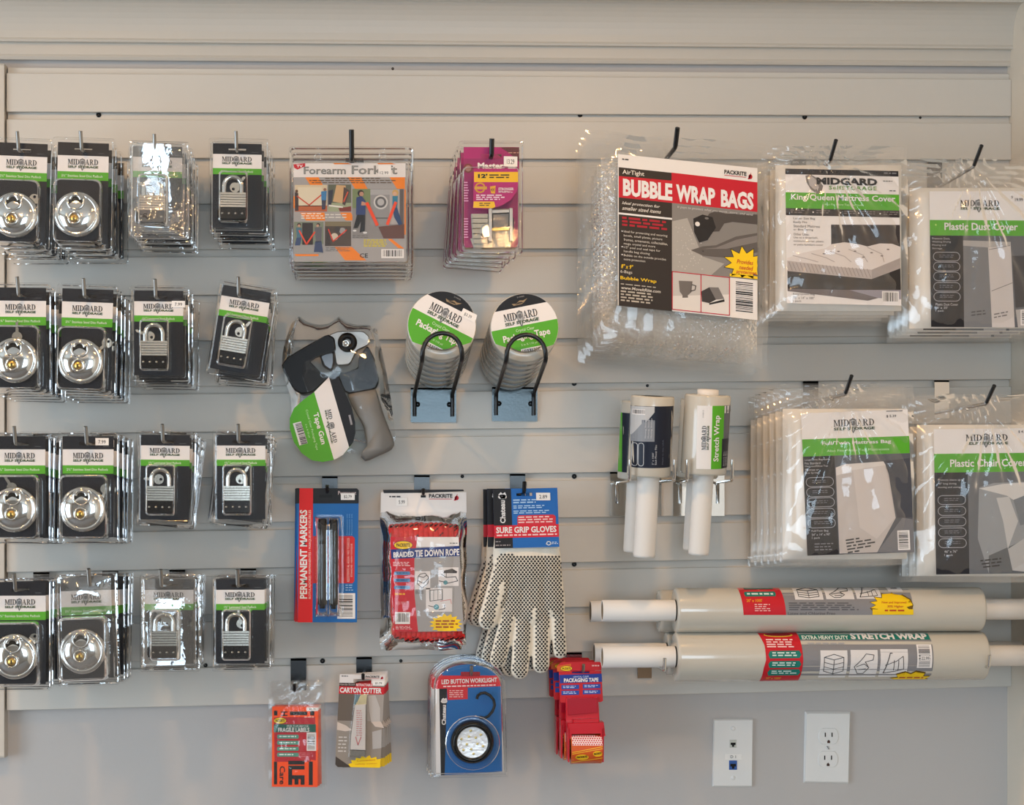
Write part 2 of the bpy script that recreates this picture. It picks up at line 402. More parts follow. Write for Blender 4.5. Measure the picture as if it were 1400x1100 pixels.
    def sticker(s, x0, y0, x1, y1, st=None, lay=8, slope=0.0):
        f = lambda x: (x - x0) * slope
        s.poly([(x0, y0), (x1, y0 + f(x1)), (x1, y1 + f(x1)), (x0, y1)], (238, 236, 234), lay)
        if st:
            w = x1 - x0; h = y1 - y0; s.tq(st, (x0 + w * .22, y1 - h * .22 + f(x0 + w * .22)), (w * .56, w * .56 * slope), (0, -h * .5), DKGREY, lay + 1, 0.01)
    def build(s, parent, name='card', lname='lettering'):
        a = s.art.build(name, parent)
        if s.let.v: split_build(s.let, lname, a)
        return a

def split_build(mb, name, parent, limit=6):
    """lettering of only a few separate characters: one object for each; otherwise one object"""
    par = list(range(len(mb.v)))
    def find(i):
        while par[i] != i: par[i] = par[par[i]]; i = par[i]
        return i
    for f in mb.f:
        for q in f[1:]: par[find(q)] = find(f[0])
    isl = {}
    for n_, f in enumerate(mb.f): isl.setdefault(find(f[0]), []).append(n_)
    if len(isl) > limit: return mb.build(name, parent)
    for fl in isl.values():
        m2 = MB()
        for n_ in fl: m2.add([mb.v[q] for q in mb.f[n_]], [tuple(range(len(mb.f[n_])))], mb.mats[mb.fm[n_]])
        m2.build(name, parent)
def chaikin(pts, n=2, r=.25):
    for _ in range(n):
        out = []
        for i in range(len(pts)):
            a = pts[i]; b = pts[(i + 1) % len(pts)]
            out += [(a[0] + (b[0] - a[0]) * r, a[1] + (b[1] - a[1]) * r), (a[0] + (b[0] - a[0]) * (1 - r), a[1] + (b[1] - a[1]) * (1 - r))]
        pts = out
    return pts
def wframe(off, tilt=None):
    if tilt is None: return lambda x, y, d=0.0: W(x, y, off) + Vector((0, -d, 0))
    # tilt = (py at pivot, metres of lean per pixel below pivot)
    return lambda x, y, d=0.0: W(x, y, off + (y - tilt[0]) * tilt[1]) + Vector((0, -d, 0))
# ------------------------------------------------------------------ the room
XR = W(1383, 500, 0).x
YW = 0.019
def struct(mb, name, org=(0, 0, 0)):
    return tag(mb.build(name, None, org), None, None, kind='structure')
struct(MB().box((XLEFT - .1, YW, -.02), (XR + .1, YW + .1, CEIL + .05), M_WALL), 'wall_back')
struct(MB().box((XR, YREAR - .1, 0), (XR + .1, YW, CEIL), M_WALLR), 'wall_right')
struct(MB().box((XLEFT - .1, YREAR - .1, -.1), (XR + .1, YW, 0), M_FLOOR), 'floor')
struct(MB().box((XLEFT - .1, YREAR - .1, CEIL), (XR + .1, YW, CEIL + .1), M_CEIL), 'ceiling')
# wall behind the camera and the side wall with the shop windows
(xa, xb, za, zb) = WIN_REAR
mb = MB(); mb.box((XLEFT, YREAR - .1, 0), (XR, YREAR, za), M_REARW); mb.box((XLEFT, YREAR - .1, zb), (XR, YREAR, CEIL), M_REARW)
mb.box((XLEFT, YREAR - .1, za), (xa, YREAR, zb), M_REARW); mb.box((xb, YREAR - .1, za), (XR, YREAR, zb), M_REARW)
struct(mb, 'wall_front')
(ya, yb, zc, zd) = WIN_LEFT
mb = MB(); mb.box((XLEFT - .1, YREAR - .1, 0), (XLEFT, YW, zc), M_WALLR); mb.box((XLEFT - .1, YREAR - .1, zd), (XLEFT, YW, CEIL), M_WALLR)
mb.box((XLEFT - .1, YREAR - .1, zc), (XLEFT, ya, zd), M_WALLR); mb.box((XLEFT - .1, yb, zc), (XLEFT, YW, zd), M_WALLR)
struct(mb, 'wall_left')
def window(name, org, P, L, H):
    w = thing(name, org, None, None); w['kind'] = 'structure'; f = MB(); t = .05
    def bx(a0, h0, a1, h1, d0, d1, m, mb):
        mb.slab(lambda x, y, d: P(x, y, d), [(a0, h0), (a1, h0), (a1, h1), (a0, h1)], d0, d1, m)
    bx(0, 0, t, H, .02, .08, M_TRIM, f); bx(L - t, 0, L, H, .02, .08, M_TRIM, f); bx(t, 0, L - t, t, .02, .08, M_TRIM, f); bx(t, H - t, L - t, H, .02, .08, M_TRIM, f)
    bx(L / 2 - .02, t, L / 2 + .02, H - t, .03, .07, M_TRIM, f); f.build('window_frame', w)
    for (u, v) in ((t, L / 2 - .02), (L / 2 + .02, L - t)):
        g = MB(); bx(u, t, v, H - t, .05, .055, clear('window_glass', 1.0, 0.0, 0.02), g); g.build('pane', w)
window('window_1', ((xa + xb) / 2, YREAR - .05, za), lambda x, y, d: Vector((xa + x, YREAR - d, za + y)), xb - xa, zb - za)
window('window_2', (XLEFT - .05, (ya + yb) / 2, zc), lambda x, y, d: Vector((XLEFT - d, ya + x, zc + y)), yb - ya, zd - zc)
# recessed warm ceiling lamps
def downlight(x, y, power, lbl):
    r = thing('recessed_ceiling_light', (x, y, CEIL), lbl, 'ceiling light', 'recessed warm ceiling lights')
    MB().lathe([(.045, 0), (.075, 0), (.075, -.006), (.062, -.008), (.045, -.002)], (x, y, CEIL), (0, 0, 1), M_PLATEW, 24).build('trim_ring', r)
    MB().lathe([(.001, -.0035), (.045, -.003)], (x, y, CEIL), (0, 0, 1), mat('warm_lamp', (255, 190, 110), emit=12.0), 24).build('lamp', r)
    l = bpy.data.lights.new('warm_lamp', 'AREA'); l.shape = 'DISK'; l.size = .09; l.energy = power; l.color = (1.0, 0.55, 0.20)
    o = bpy.data.objects.new('lamp_light', l); COL.objects.link(o); o.parent = r; o.location = (0, 0, -.012)
for n, (x, y) in enumerate([(-1.7, -0.95), (-0.65, -0.95), (0.4, -0.95), (-1.9, -3.4), (-0.75, -3.4), (0.4, -3.4)]):
    downlight(x, y, 5.9, 'round recessed warm ceiling light over the shop floor, %s row, %s' % (('near', 'far')[n // 3], ('by left wall', 'middle', 'by right wall')[n % 3]))

# crown moulding along the top of the wall (runs out of level with the slats)
ZL0 = W(8.5, 89.5, 0); ZR0 = W(1383, 98.5, 0); SLOPE = (ZR0.z - ZL0.z) / (ZR0.x - ZL0.x)
X7 = W(700, 84.5, 0).x
prof = [(-.019, 86), (-.006, 86), (-.0045, 84), (-.003, 81.5), (-.0045, 78.5), (-.0035, 64), (-.001, 62), (.007, 61.5), (.008, 59), (.007, 57.2), (.006, 56.5)]
for i in range(1, 11):
    t = i / 10.0; prof.append((.006 + .040 * (1 - cos(t * pi / 2)) + 0.004 * t, 56 - 58 * sin(t * pi / 2) * .98 - t * 2))
prof += [(.056, -4), (.057, -9), (.075, -14), (.080, -30), (.100, -50)]
pz = [(-o, W(700, p, o).z) for o, p in prof] + [(-.10, CEIL), (YW, CEIL)]
pz[0] = (YW, pz[0][1])
mb = MB(); xa = XLEFT; xb = XR; n = len(pz)
def lev(x, z): return z + SLOPE * (x - X7) if z < CEIL - .001 else z
vs = [(x, y, lev(x, z)) for x in (xa, -1.5, -.75, 0, .5, xb) for y, z in pz]
fs = [(i * n + j, i * n + j + 1, (i + 1) * n + j + 1, (i + 1) * n + j) for i in range(5) for j in range(n - 1)]
mb.add(vs, fs, M_TRIM)
struct(mb, 'trim_1')
# flat edge strip beside the slats
a = W(7.0, 88, 0); b = W(7.0, 1035, 0)
mb = MB(); x0 = a.x - .09; x1 = a.x
mb.slab(lambda x, z, d: Vector((x, -d, z)), [(x0, b.z), (x1, b.z), (x1, a.z), (x0, a.z)], -YW, .006, M_TRIM, (.003, .002))
struct(mb, 'trim_2')
# a second slat panel goes on past the strip, outside the picture

# ------------------------------------------------------------------ slat wall
NS = 14
def zline(k, x):
    l = W(8.5, 89.5 + 62.96 * k, 0); r = W(1383, 98.5 + 59.96 * k, 0)
    return l.z + (r.z - l.z) * (x - l.x) / (r.x - l.x)
XL = W(8.5, 500, 0).x + .0008; XE = XR - .0006; BAND = .0125
sw = thing('slatwall_panel', (0, YW, zline(NS, 0)), 'off-white slatted display panel of fourteen grooved boards on the wall', 'display panel')
for k in range(NS):
    mb = MB(); vs = []
    for x in (XL, XE):
        zt = zline(k, x) - BAND; zb = zline(k + 1, x); top = zline(k, x) + (.0075 if k else -.001)
        bo = 0.008 if k < NS - 1 else 0.0
        P = [(0.0008, zt), (0, zt - .0008), (0, zb + .0008), (.0008, zb), (.005, zb), (.005, zb + bo), (YW - .0005, zb + bo + .0001), (YW - .0005, top), (.0095, top), (.0095, zt)]
        vs += [(x, y, z) for y, z in P]
    n = 10; fs = [(j, (j + 1) % n, (j + 1) % n + n, j + n) for j in range(n)] + [tuple(range(n)), tuple(range(2 * n - 1, n - 1, -1))]
    mb.add(vs, fs, M_SLAT); mb.build('slat', sw)
for (px, py, r) in [(135, 157, .0042), (537, 94, .0022), (793, 157, .0042), (1100, 160, .0042), (1258, 161, .002), (785, 524, .0042), (785, 651, .0042), (785, 771, .0042), (632, 651, .003), (441, 903, .0042), (548, 903, .0028), (885, 527, .0024), (281, 909, .0035)]:
    p = W(px, py, -.0095); q = Vector((p.x, .0095, p.z))
    MB().lathe([(r, 0), (r, .0012), (r * .7, .002), (.0005, .0012)], q, (0, -1, 0), M_BLKP, 14).build('screw', sw)

# ------------------------------------------------------------------ display hooks
GH = 'display hooks on the slat panel'
def groove_above(x, z, mn=.014):
    for k in range(NS, -1, -1):
        if zline(k, x) > z + mn: return zline(k, x)
    return zline(0, x)
def hook(px, py, off, rodm, platem, label, r=.0024, tip=(.012, .026), pw=.026, down=.012, tipmat=None, under=.0, plate2=None):
    P = W(px, py, off); x, z = P.x, P.z - under; g = groove_above(x, z)
    h = thing('display_hook', (x, 0, z), label, 'hook', GH)
    mb = MB(); mb.box((x - pw / 2, -.0026, z - down), (x + pw / 2, -.0004, g - .0005), platem)
    mb.box((x - pw / 2, -.0026, g - .0040), (x + pw / 2, .0038, g - .0008), platem)
    mb.build('back_plate', h)
    L = off + .006
    path = [(x, -.002, z), (x, -L, z)]
    MB().tube([path[0], path[1], (x, -L - .002, z + .0006), (x, -L - .004, z + .003)], r, rodm, 8).build('rod', h)
    MB().tube([(x, -L - .0035, z + .0022), (x, -L - tip[0], z + tip[1])], r * 1.1, tipmat or rodm, 8).build('tip', h)
    return h

# ------------------------------------------------------------------ padlock packs
S0 = (W(324, 260, .17) - W(224, 260, .17)).length / 100
lf = lambda u, v, d=0.0: Vector((u * S0, -d, -v * S0))
def blister(mb, fr, outer, dome, h, m, r=6, ro=4, d=0.0008, ridge=.0018, taper=2.0):
    x0, y0, x1, y1 = outer; a0, b0, a1, b1 = dome
    lp = lambda x0, y0, x1, y1, r, z: [fr(px, py, d + z) for px, py in rr(x0, y0, x1, y1, max(r, .5), 5)]
    mb.loops([lp(x0, y0, x1, y1, ro, -.0012), lp(x0, y0, x1, y1, ro, ridge), lp(x0 + 2, y0 + 2, x1 - 2, y1 - 2, ro, ridge * 1.2), lp(x0 + 3.5, y0 + 3.5, x1 - 3.5, y1 - 3.5, ro, 0.0)], m, False)
    mb.loops([lp(x0 + 3.5, y0 + 3.5, x1 - 3.5, y1 - 3.5, ro, 0.0), lp(a0, b0, a1, b1, r, 0.0)], m, False)
    t = taper
    mb.loops([lp(a0, b0, a1, b1, r, 0), lp(a0 + .4 * t, b0 + .4 * t, a1 - .4 * t, b1 - .4 * t, r, h * .7), lp(a0 + t, b0 + t, a1 - t, b1 - t, r, h * .93), lp(a0 + 2 * t, b0 + 2 * t, a1 - 2 * t, b1 - 2 * t, r, h)], m, True, True)

def key_part(root, u, v, ang, sc, mt):
    c, s_ = cos(ang), sin(ang)
    f = lambda x, y, d: lf(u + (x * c - y * s_) * sc, v + (x * s_ + y * c) * sc, d)
    mb = MB(); o = circ(0, 0, 7, 14); i = circ(0, -3, 2, 14); n = 14
    vs = [f(x, y, .0035) for x, y in o] + [f(x, y, .0035) for x, y in i] + [f(x, y, .0018) for x, y in o]
    mb.add(vs, [(j, (j + 1) % n, n + (j + 1) % n, n + j) for j in range(n)] + [(j, (j + 1) % n, 2 * n + (j + 1) % n, 2 * n + j) for j in range(n)], mt)
    mb.slab(f, [(-2, 6), (2, 6), (2, 19), (0, 21), (-2, 19), (-1.2, 17), (-2.2, 15), (-1.2, 13), (-2.2, 11), (-2, 8)], .0018, .0034, mt)
    return mb.build('key', root)

def lock_card(root, kind, seed, sticker=None):
    disc = kind == 'disc'; hw, top, bot = (34.5, -10.5, 128.5) if disc else (33.5, -9.5, 107.5)
    wb, gb, ge = (7.5, 29.5, 41) if disc else (5.5, 25, 33.5)
    p = Print(lf)
    # card with a real hang slot
    for (a, b, c, d) in ((-hw, top, hw, -2.4), (-hw, 2.4, hw, bot), (-hw, -2.4, -12, 2.4), (12, -2.4, hw, 2.4)):
        p.body([(a, b), (c, b), (c, d), (a, d)], .0007, NAVY)
    p.rect(-hw, wb, hw, gb, WHITE); p.rect(-hw, gb, hw, ge, GREEN)
    if disc: p.logo((-20.5, 24.6), (41, 0), (0, -12.2)); p.text('2\u00be" Stainless Steel Disc Padlock', -29, gb + 4, 27, gb + 7.5, (236, 240, 232))
    else: p.logo((-21, 19.5), (41, 0), (0, -10.5)); p.text('1\u00be" Laminated Steel Padlock', -22, gb + 2.6, 22, gb + 6, (236, 240, 232))
    p.greek(hw - 14, 3.4 if disc else 2.2, hw - 4, 4.4 if disc else 3.2, 1, (120, 120, 125))
    if sticker: p.sticker(*sticker)
    return p.build(root)

def disc_pack(name, shape, seed, keypos, label, group, sticker=None, glare=(0, 0)):
    root = thing('padlock_pack', (0, 0, 0), label, 'padlock pack', group)
    lock_card(root, 'disc', seed, sticker)
    lk = MB(); c = lf(-5, 90, 0.0); s = S0
    lk.lathe([(31 * s, .003), (31.5 * s, .008), (31 * s, .013), (29 * s, .016), (26 * s, .0165), (25.2 * s, .0150), (24.2 * s, .0165), (20 * s, .0188), (12 * s, .0200), (.0004, .0204)], c, (0, -1, 0), M_CHROME, 44)
    body = lk.build('padlock_body', root)
    c2 = lf(-6, 73.5, .0)
    MB().lathe([(12.5 * s, .0165), (12.8 * s, .0200), (11.2 * s, .0212), (9.4 * s, .0206), (9.0 * s, .0185)], c2, (0, -1, 0), M_CHROME, 28).build('opening_rim', body)
    MB().lathe([(9.2 * s, .0195), (.0004, .0192)], c2, (0, -1, 0), mat('lock_recess', (60, 56, 50), 0.25, 0.8), 24).build('opening', body)
    sh = MB(); pts = [lf(-6 + 7.6 * cos(q), 73.5 + 7.6 * sin(q) - 1, .0212) for q in [pi * (1.05 + .9 * i / 8) for i in range(9)]]
    sh.tube(pts, 2.6 * s, M_CHROME, 8); sh.build('shackle', root)
    c3 = lf(-7, 96.5, .0)
    MB().lathe([(9.6 * s, .018), (9.6 * s, .0222), (8.4 * s, .0232), (6.2 * s, .0228), (5.8 * s, .021)], c3, (0, -1, 0), M_CHROME, 28).build('keyway_ring', body)
    MB().lathe([(5.0 * s, .0205), (5.0 * s, .0228), (4.2 * s, .0238), (.0003, .0238)], c3, (0, -1, 0), M_BRASS, 20).build('keyway', body)
    MB().slab(lf, R4(-7.6, 94, -6.4, 99), .0237, .0241, M_BLKP).build('key_slot', body)
    if keypos: key_part(root, *keypos, 1.0, M_STEEL)
    b = MB(); blister(b, lf, (-41, -17, 43, 138), (-37, 42, 30, 131), .027, M_GLARE if shape == 'glare' else M_BLISTER, r=9)
    if shape == 'glare':
        b.grid(14, 12, lambda u, v: lf(-36 + 70 * u, -12 + 52 * v, .0020 + glare[0] * (1 - u) * .08 + glare[1] * (1 - v) * .06 + .005 * sin(pi * u) * sin(pi * v) + .0022 * noise.noise(Vector((u * 3 + seed, v * 3, 1)))), M_GLARE)  # added clear sheet, tilted and bowed to catch the window's reflection
    b.build('blister', root)
    return root

def padlock_pack(name, shape, seed, keypos, label, group, sticker=None, glare=(0, 0)):
    root = thing('padlock_pack', (0, 0, 0), label, 'padlock pack', group)
    lock_card(root, 'pad', seed, sticker)
    s = S0; cx = -5
    lk = MB()
    for i in range(6):
        a = 61.5 + i * 3.45
        lk.slab(lf, R4(cx - 19, a, cx + 19, a + 2.9), .0025, .0195, M_STEEL, (.5, .0006))
    lk.slab(lf, R4(cx - 18.2, 61.6, cx + 18.2, 82), .003, .0178, M_BLKP)
    body = lk.build('padlock_body', root)
    bp = MB(); bp.slab(lf, rr(cx - 20, 82, cx + 20, 98.5, 3), .002, .0205, M_BLKG, (1.4, .0015))
    bumper = bp.build('bumper', root)
    rv = MB()
    for i in range(4): rv.lathe([(1.7 * s, 0), (1.5 * s, .0008), (.0003, .0011)], lf(cx - 13.5 + 9 * i, 90.5, .0204), (0, -1, 0), M_STEEL, 10)
    rv.build('rivets', bumper)
    pts = [lf(cx - 12, 64, .011), lf(cx - 12, 52, .011)] + [lf(cx - 12 * cos(q), 51 - 12 * sin(q), .011) for q in [pi * i / 10 for i in range(11)]] + [lf(cx + 12, 52, .011), lf(cx + 12, 64, .011)]
    MB().tube(pts, 3.1 * s, M_CHROME, 10).build('shackle', root)
    if keypos: key_part(root, *keypos, 1.0, M_STEEL)
    b = MB(); blister(b, lf, (-39, -16, 44, 118), (-25, 31, 17, 103), .0245, M_GLARE if shape == 'glare' else M_BLISTER, r=5)
    lp = lambda i, z: [lf(px, py, z) for px, py in rr(-35 + i, -11 + i, 37 - i, 111 - i, 4, 5)]
    b.loops([lp(0, .0006), lp(0, .005), lp(1.4, .006), lp(2.6, .0058)], M_GLARE if shape == 'glare' else M_BLISTER, False)
    if shape == 'glare':
        b.grid(14, 22, lambda u, v: lf(-33 + 68 * u, -9 + 118 * v, .0016 + glare[0] * (1 - u) * .08 + glare[1] * (1 - v) * .13 + .004 * abs(2 * u - 1) ** 3 + .002 * abs(2 * v - 1) ** 4 + .0018 * noise.noise(Vector((u * 3 + seed, v * 4, 1)))), M_GLARE)  # extra clear sheet over the card, shaped to mirror the window
    b.build('blister', root)
    return root

RN = ('top row', 'second row', 'third row', 'bottom row'); CN = ('first', 'second', 'third', 'fourth')
# row, column, kind, foil, slot pixel, hook-tip pixel x, lean, key (u, v, angle), sticker, lean of the packs behind
ref_bl = {}
LOCKS = [
 (0, 0, 'disc', 0, (30, 206), 27, 1.5, (19, 66, .1), None, 0), (0, 1, 'disc', 0, (114, 205.5), 113, 1.0, None, None, 0),
 (0, 2, 'pad', 1, (215.5, 209.5), 213, .5, (-10, 52, 2.2), None, 0), (0, 3, 'pad', 0, (324.5, 205.5), 324, .2, (-3, 52, -2.4), None, 0),
 (1, 0, 'disc', 0, (28, 403.5), 27, 0, (-4, 57, pi), None, .5), (1, 1, 'disc', 0, (120, 405.5), 117, 1.5, (28, 63, .8), None, 0),
 (1, 2, 'pad', 0, (217, 406.5), 214, 0, (-12, 54, 2.0), (18, 4.5, 36, 13.5, '7.99', 8), 1), (1, 3, 'pad', 0, (336.5, 403.5), 327, 9.0, (0, 52, -2.5), None, 3),
 (2, 0, 'disc', 0, (27, 606.5), 23, 0, (-10, 60, 2.6), None, .5), (2, 1, 'disc', 0, (120.5, 606.5), 120, 0, (24, 62, .3), (10, -8, 28, 2, '7.99', 8), .5),
 (2, 2, 'pad', 0, (226, 603.5), 224, .5, (-8, 52, 1.6), None, 6), (2, 3, 'pad', 0, (329.5, 603.5), 327, 0, (0, 52, -2.6), None, 5),
 (3, 0, 'disc', 0, (27.5, 806.5), 23, 0, (20, 66, .15), None, 0), (3, 1, 'disc', 1, (117.5, 799.5), 124, -1.5, None, None, 0),
 (3, 2, 'pad', 1, (231, 800.5), 222, 0, (-4, 50, -3.8), None, .3), (3, 3, 'pad', 0, (328.5, 800.5), 326, 0, (2, 52, 2.9), None, 0)]
rl = random.Random(3)
for i, (r, c, kind, glare, (sx, sy), hx, lean, key, stick, blean) in enumerate(LOCKS):
    where = '%s, %s hook from the white edge strip' % (RN[r], CN[c])
    hook(hx, sy, .178, M_ZINC, M_CHROME, 'plain steel lock hook, %s, %s from the white edge strip' % (RN[r], CN[c]), r=.0026)
    nm = 'disc' if kind == 'disc' else 'laminated'
    fn = disc_pack if kind == 'disc' else padlock_pack
    root = fn('', 'glare' if glare else '', i, key, '%s padlock pack, front one, %s' % (nm, where), 'padlock packs on hooks', stick, (.13, .10 if r == 0 else 0.0) if glare else (0, 0))
    P = W(sx, sy, .17); root.location = P; root.rotation_euler = (0, math.radians(lean), 0)
    for b in range(1, 4):
        o = dup(root, P + Vector((rl.uniform(-.002, .003) + (W(hx, sy, .17).x - P.x) * .6, .043 * b, -.001 * b)), (0, math.radians(blean * min(b, 2) / 1.5 + rl.uniform(-.8, .8)), 0),
                label='%s padlock pack, number %s back, %s' % (nm, ('two', 'three', 'four')[b - 1], where), skip=('key', 'lettering') if b > 1 else ())
        if glare:
            for ch in KIDS[o.name]:
                if ch.name.startswith('blister') and ref_bl.get(kind): ch.data = ref_bl[kind]
    if not glare:
        for ch in KIDS[root.name]:
            if ch.name.startswith('blister'): ref_bl[kind] = ch.data
# ------------------------------------------------------------------ helpers for hanging goods
def bag(mb, fr, box, m, hk=None, bulge=.010, seed=0, fold=.003, R=70.0, base=.002, nx=34, ny=42, wob=1.6, crease=.0016, k=26, back=True, tb=-.004):
    x0, y0, x1, y1 = box
    def fn(u, v):
        wx = wob * noise.noise(Vector((v * 5, seed, .3 if u < .5 else 7))) * (2 * abs(u - .5)) ** 6; wy = wob * noise.noise(Vector((u * 5, seed, 3 if v < .5 else 9))) * (2 * abs(v - .5)) ** 6
        px = x0 + (x1 - x0) * u + wx; py = y0 + (y1 - y0) * v + wy
        e = (1 - abs(2 * u - 1) ** 5) * (1 - abs(2 * v - 1) ** 7)
        d = base + bulge * e + crease * noise.noise(Vector((px * .06, py * .06, seed))) * min(1, 2 * e + .4) + .5 * crease * abs(noise.noise(Vector((px * .17, py * .13, seed + 5))))
        if hk:
            a = atan2(px - hk[0], py - hk[1]); r = sqrt((px - hk[0]) ** 2 + (py - hk[1]) ** 2)
            d += fold * exp(-r / R) * sin(a * k + 3 * noise.noise(Vector((a * 3, seed, 0)))) * min(1, r / 12)
        return fr(px, py, d)
    mb.grid(nx, ny, fn, m)
    if back: mb.grid(6, 8, lambda u, v: fr(x0 + (x1 - x0) * u, y0 + (y1 - y0) * v, tb), m)
    return mb
def pillow(mb, fr, box, d0, th, m, seed=0, p=6, nx=20, ny=22, rough=.0012):
    x0, y0, x1, y1 = box
    mb.grid(nx, ny, lambda u, v: fr(x0 + (x1 - x0) * u, y0 + (y1 - y0) * v, d0 + th * max(0, (1 - abs(2 * u - 1) ** p) * (1 - abs(2 * v - 1) ** p)) ** .5 + rough * noise.noise(Vector((u * 6, v * 7, seed))) * (1 - abs(2 * u - 1) ** 4)), m)
    mb.add([fr(x, y, d0) for x, y in R4(x0, y0, x1, y1)], [(0, 1, 2, 3)], m)
    return mb
def backs(root, offs, lab, rots=None, skip=()):
    """copies hanging behind the front one; lab takes the ordinal"""
    res = []
    for i, v in enumerate(offs):
        rot = (0, math.radians(rots[i]), 0) if rots else None
        res.append(dup(root, ORG[root.name] + Vector(v), rot, lab % ('second', 'third', 'fourth', 'fifth', 'sixth', 'seventh')[i], skip=skip))
    return res

# ------------------------------------------------------------------ lifting-strap pack
GA = 'hanging packs'
T = crop(390, 190, 5.5)
hook(481, 219, .205, M_BLKM, M_HOOKPL, 'black coated hook holding the orange lifting strap packs', r=.0036, tip=(.018, .042), pw=.03)
fk = thing('lifting_strap_pack', W(481, 219, .20), 'square clear pack with orange and grey lifting strap card, front of its hook', 'strap pack', 'lifting strap packs')
fr = wframe(.20); p = Print(fr, T=T)
OR = (232, 128, 22); GY = (158, 156, 156)
p.body([(62, 180), (908, 180), (908, 925), (62, 925)], .0008, GY)
for a in (160, 480, 800): p.poly([(a - 10, 287), (a + 90, 287), (a + 140, 375), (a + 45, 375)] if a < 800 else [(785, 287), (900, 287), (900, 375), (840, 375)], OR)
p.rect(62, 182, 905, 287, (226, 222, 220), 1)
for a in (360, 690): p.poly([(a, 181), (a + 110, 181), (a + 140, 190), (a + 10, 190)], OR, 2)
p.text('Forearm', 140, 208, 455, 265, (60, 62, 64), 4, 0.02); p.text('Forearm', 143, 211, 452, 262, (150, 150, 146), 5, -0.004)
p.text('Forklift', 500, 200, 842, 265, (60, 62, 64), 4, 0.02); p.text('Forklift', 503, 203, 839, 262, (150, 150, 146), 5, -0.004)
p.sticker(700, 198, 796, 274, None, 6); p.text('12.99', 712, 244, 775, 266, DKGREY, 8)
p.poly([(62, 190), (150, 182), (150, 205), (90, 230), (66, 215)], RED, 3); p.text('TV', 85, 193, 132, 214, WHITE, 5, 0.03)
for y, (a, b) in zip((293, 309, 325), ((300, 720), (180, 840), (200, 810))): p.greek(a, y, b, y + 11, 1, (90, 70, 50), 4, .6, .02, 30)
p.rect(62, 430, 80, 520, OR); p.rect(896, 380, 906, 720, OR, 1)
# photo: room wall and a strap
p.rect(72, 345, 315, 545, (206, 190, 160), 2); p.rect(72, 500, 315, 545, (176, 92, 52), 3); p.rect(95, 362, 275, 505, (214, 204, 180), 3)
p.line([(90, 430), (180, 497), (290, 405)], 9, (200, 70, 40), 5); p.poly([(72, 400), (98, 405), (100, 540), (74, 540)], (60, 46, 44), 4); p.disc(86, 392, 11, (90, 60, 46), 5)
p.poly([(270, 395), (312, 390), (308, 460), (272, 462)], (60, 120, 170), 6); p.poly([(274, 460), (308, 460), (300, 530), (276, 530)], (60, 60, 80), 6); p.disc(298, 380, 11, (140, 90, 70), 6)
# photo: carrying a cabinet
p.rect(322, 342, 495, 545, (92, 96, 80), 2); p.poly([(385, 345), (455, 350), (440, 485), (358, 470)], (196, 160, 116), 4); p.poly([(440, 360), (485, 390), (450, 500), (430, 490)], (74, 60, 56), 5); p.rect(322, 480, 495, 545, (150, 160, 130), 3)
p.poly([(322, 390), (362, 380), (345, 500), (322, 505)], (50, 52, 66), 4); p.line([(330, 500), (430, 512)], 12, (220, 218, 210), 5); p.poly([(400, 520), (495, 505), (495, 545), (410, 545)], (120, 44, 34), 4); p.line([(440, 470), (470, 400)], 10, (200, 80, 50), 6)
for a in (110, 410): p.poly([(a, 552), (a + 85 + (100 if a < 300 else 0), 552), (a + 110 + (80 if a < 300 else 0), 612), (a + 45, 612)], OR, 1)
p.greek(120, 558, 300, 608, 3, (240, 232, 220), 4, .4, .2, 30); p.greek(300, 565, 480, 605, 2, (220, 216, 210), 4, .35, .2, 30)
# photo: carrying a dark cupboard
p.rect(66, 622, 288, 862, (120, 130, 112), 2); p.rect(66, 790, 288, 862, (150, 150, 150), 3); p.rect(128, 630, 208, 795, (44, 36, 36), 4)
p.poly([(82, 665), (125, 670), (120, 740), (88, 745)], (70, 110, 130), 5); p.poly([(85, 742), (122, 740), (112, 800), (72, 800)], (50, 70, 110), 5); p.disc(104, 645, 14, (60, 44, 40), 6); p.disc(104, 652, 10, (190, 150, 126), 7)
p.poly([(220, 665), (275, 662), (272, 770), (232, 775)], (92, 92, 100), 5); p.poly([(225, 768), (272, 768), (286, 855), (250, 850), (215, 850)], (50, 64, 100), 5); p.disc(248, 645, 14, (60, 44, 40), 6); p.disc(244, 652, 10, (190, 150, 126), 7)
p.line([(106, 690), (160, 792), (222, 700)], 11, (222, 70, 40), 8)
# photo: engine parts
p.rect(298, 620, 495, 805, (74, 62, 54), 2); p.rect(298, 620, 495, 655, (120, 110, 84), 3); p.disc(370, 735, 28, (196, 188, 170), 5); p.disc(430, 690, 24, (150, 150, 150), 5); p.disc(390, 680, 22, (60, 56, 56), 6)
p.line([(325, 680), (360, 770), (460, 685)], 9, (206, 60, 40), 7); p.poly([(310, 680), (335, 670), (340, 800), (300, 800)], (56, 46, 44), 6)
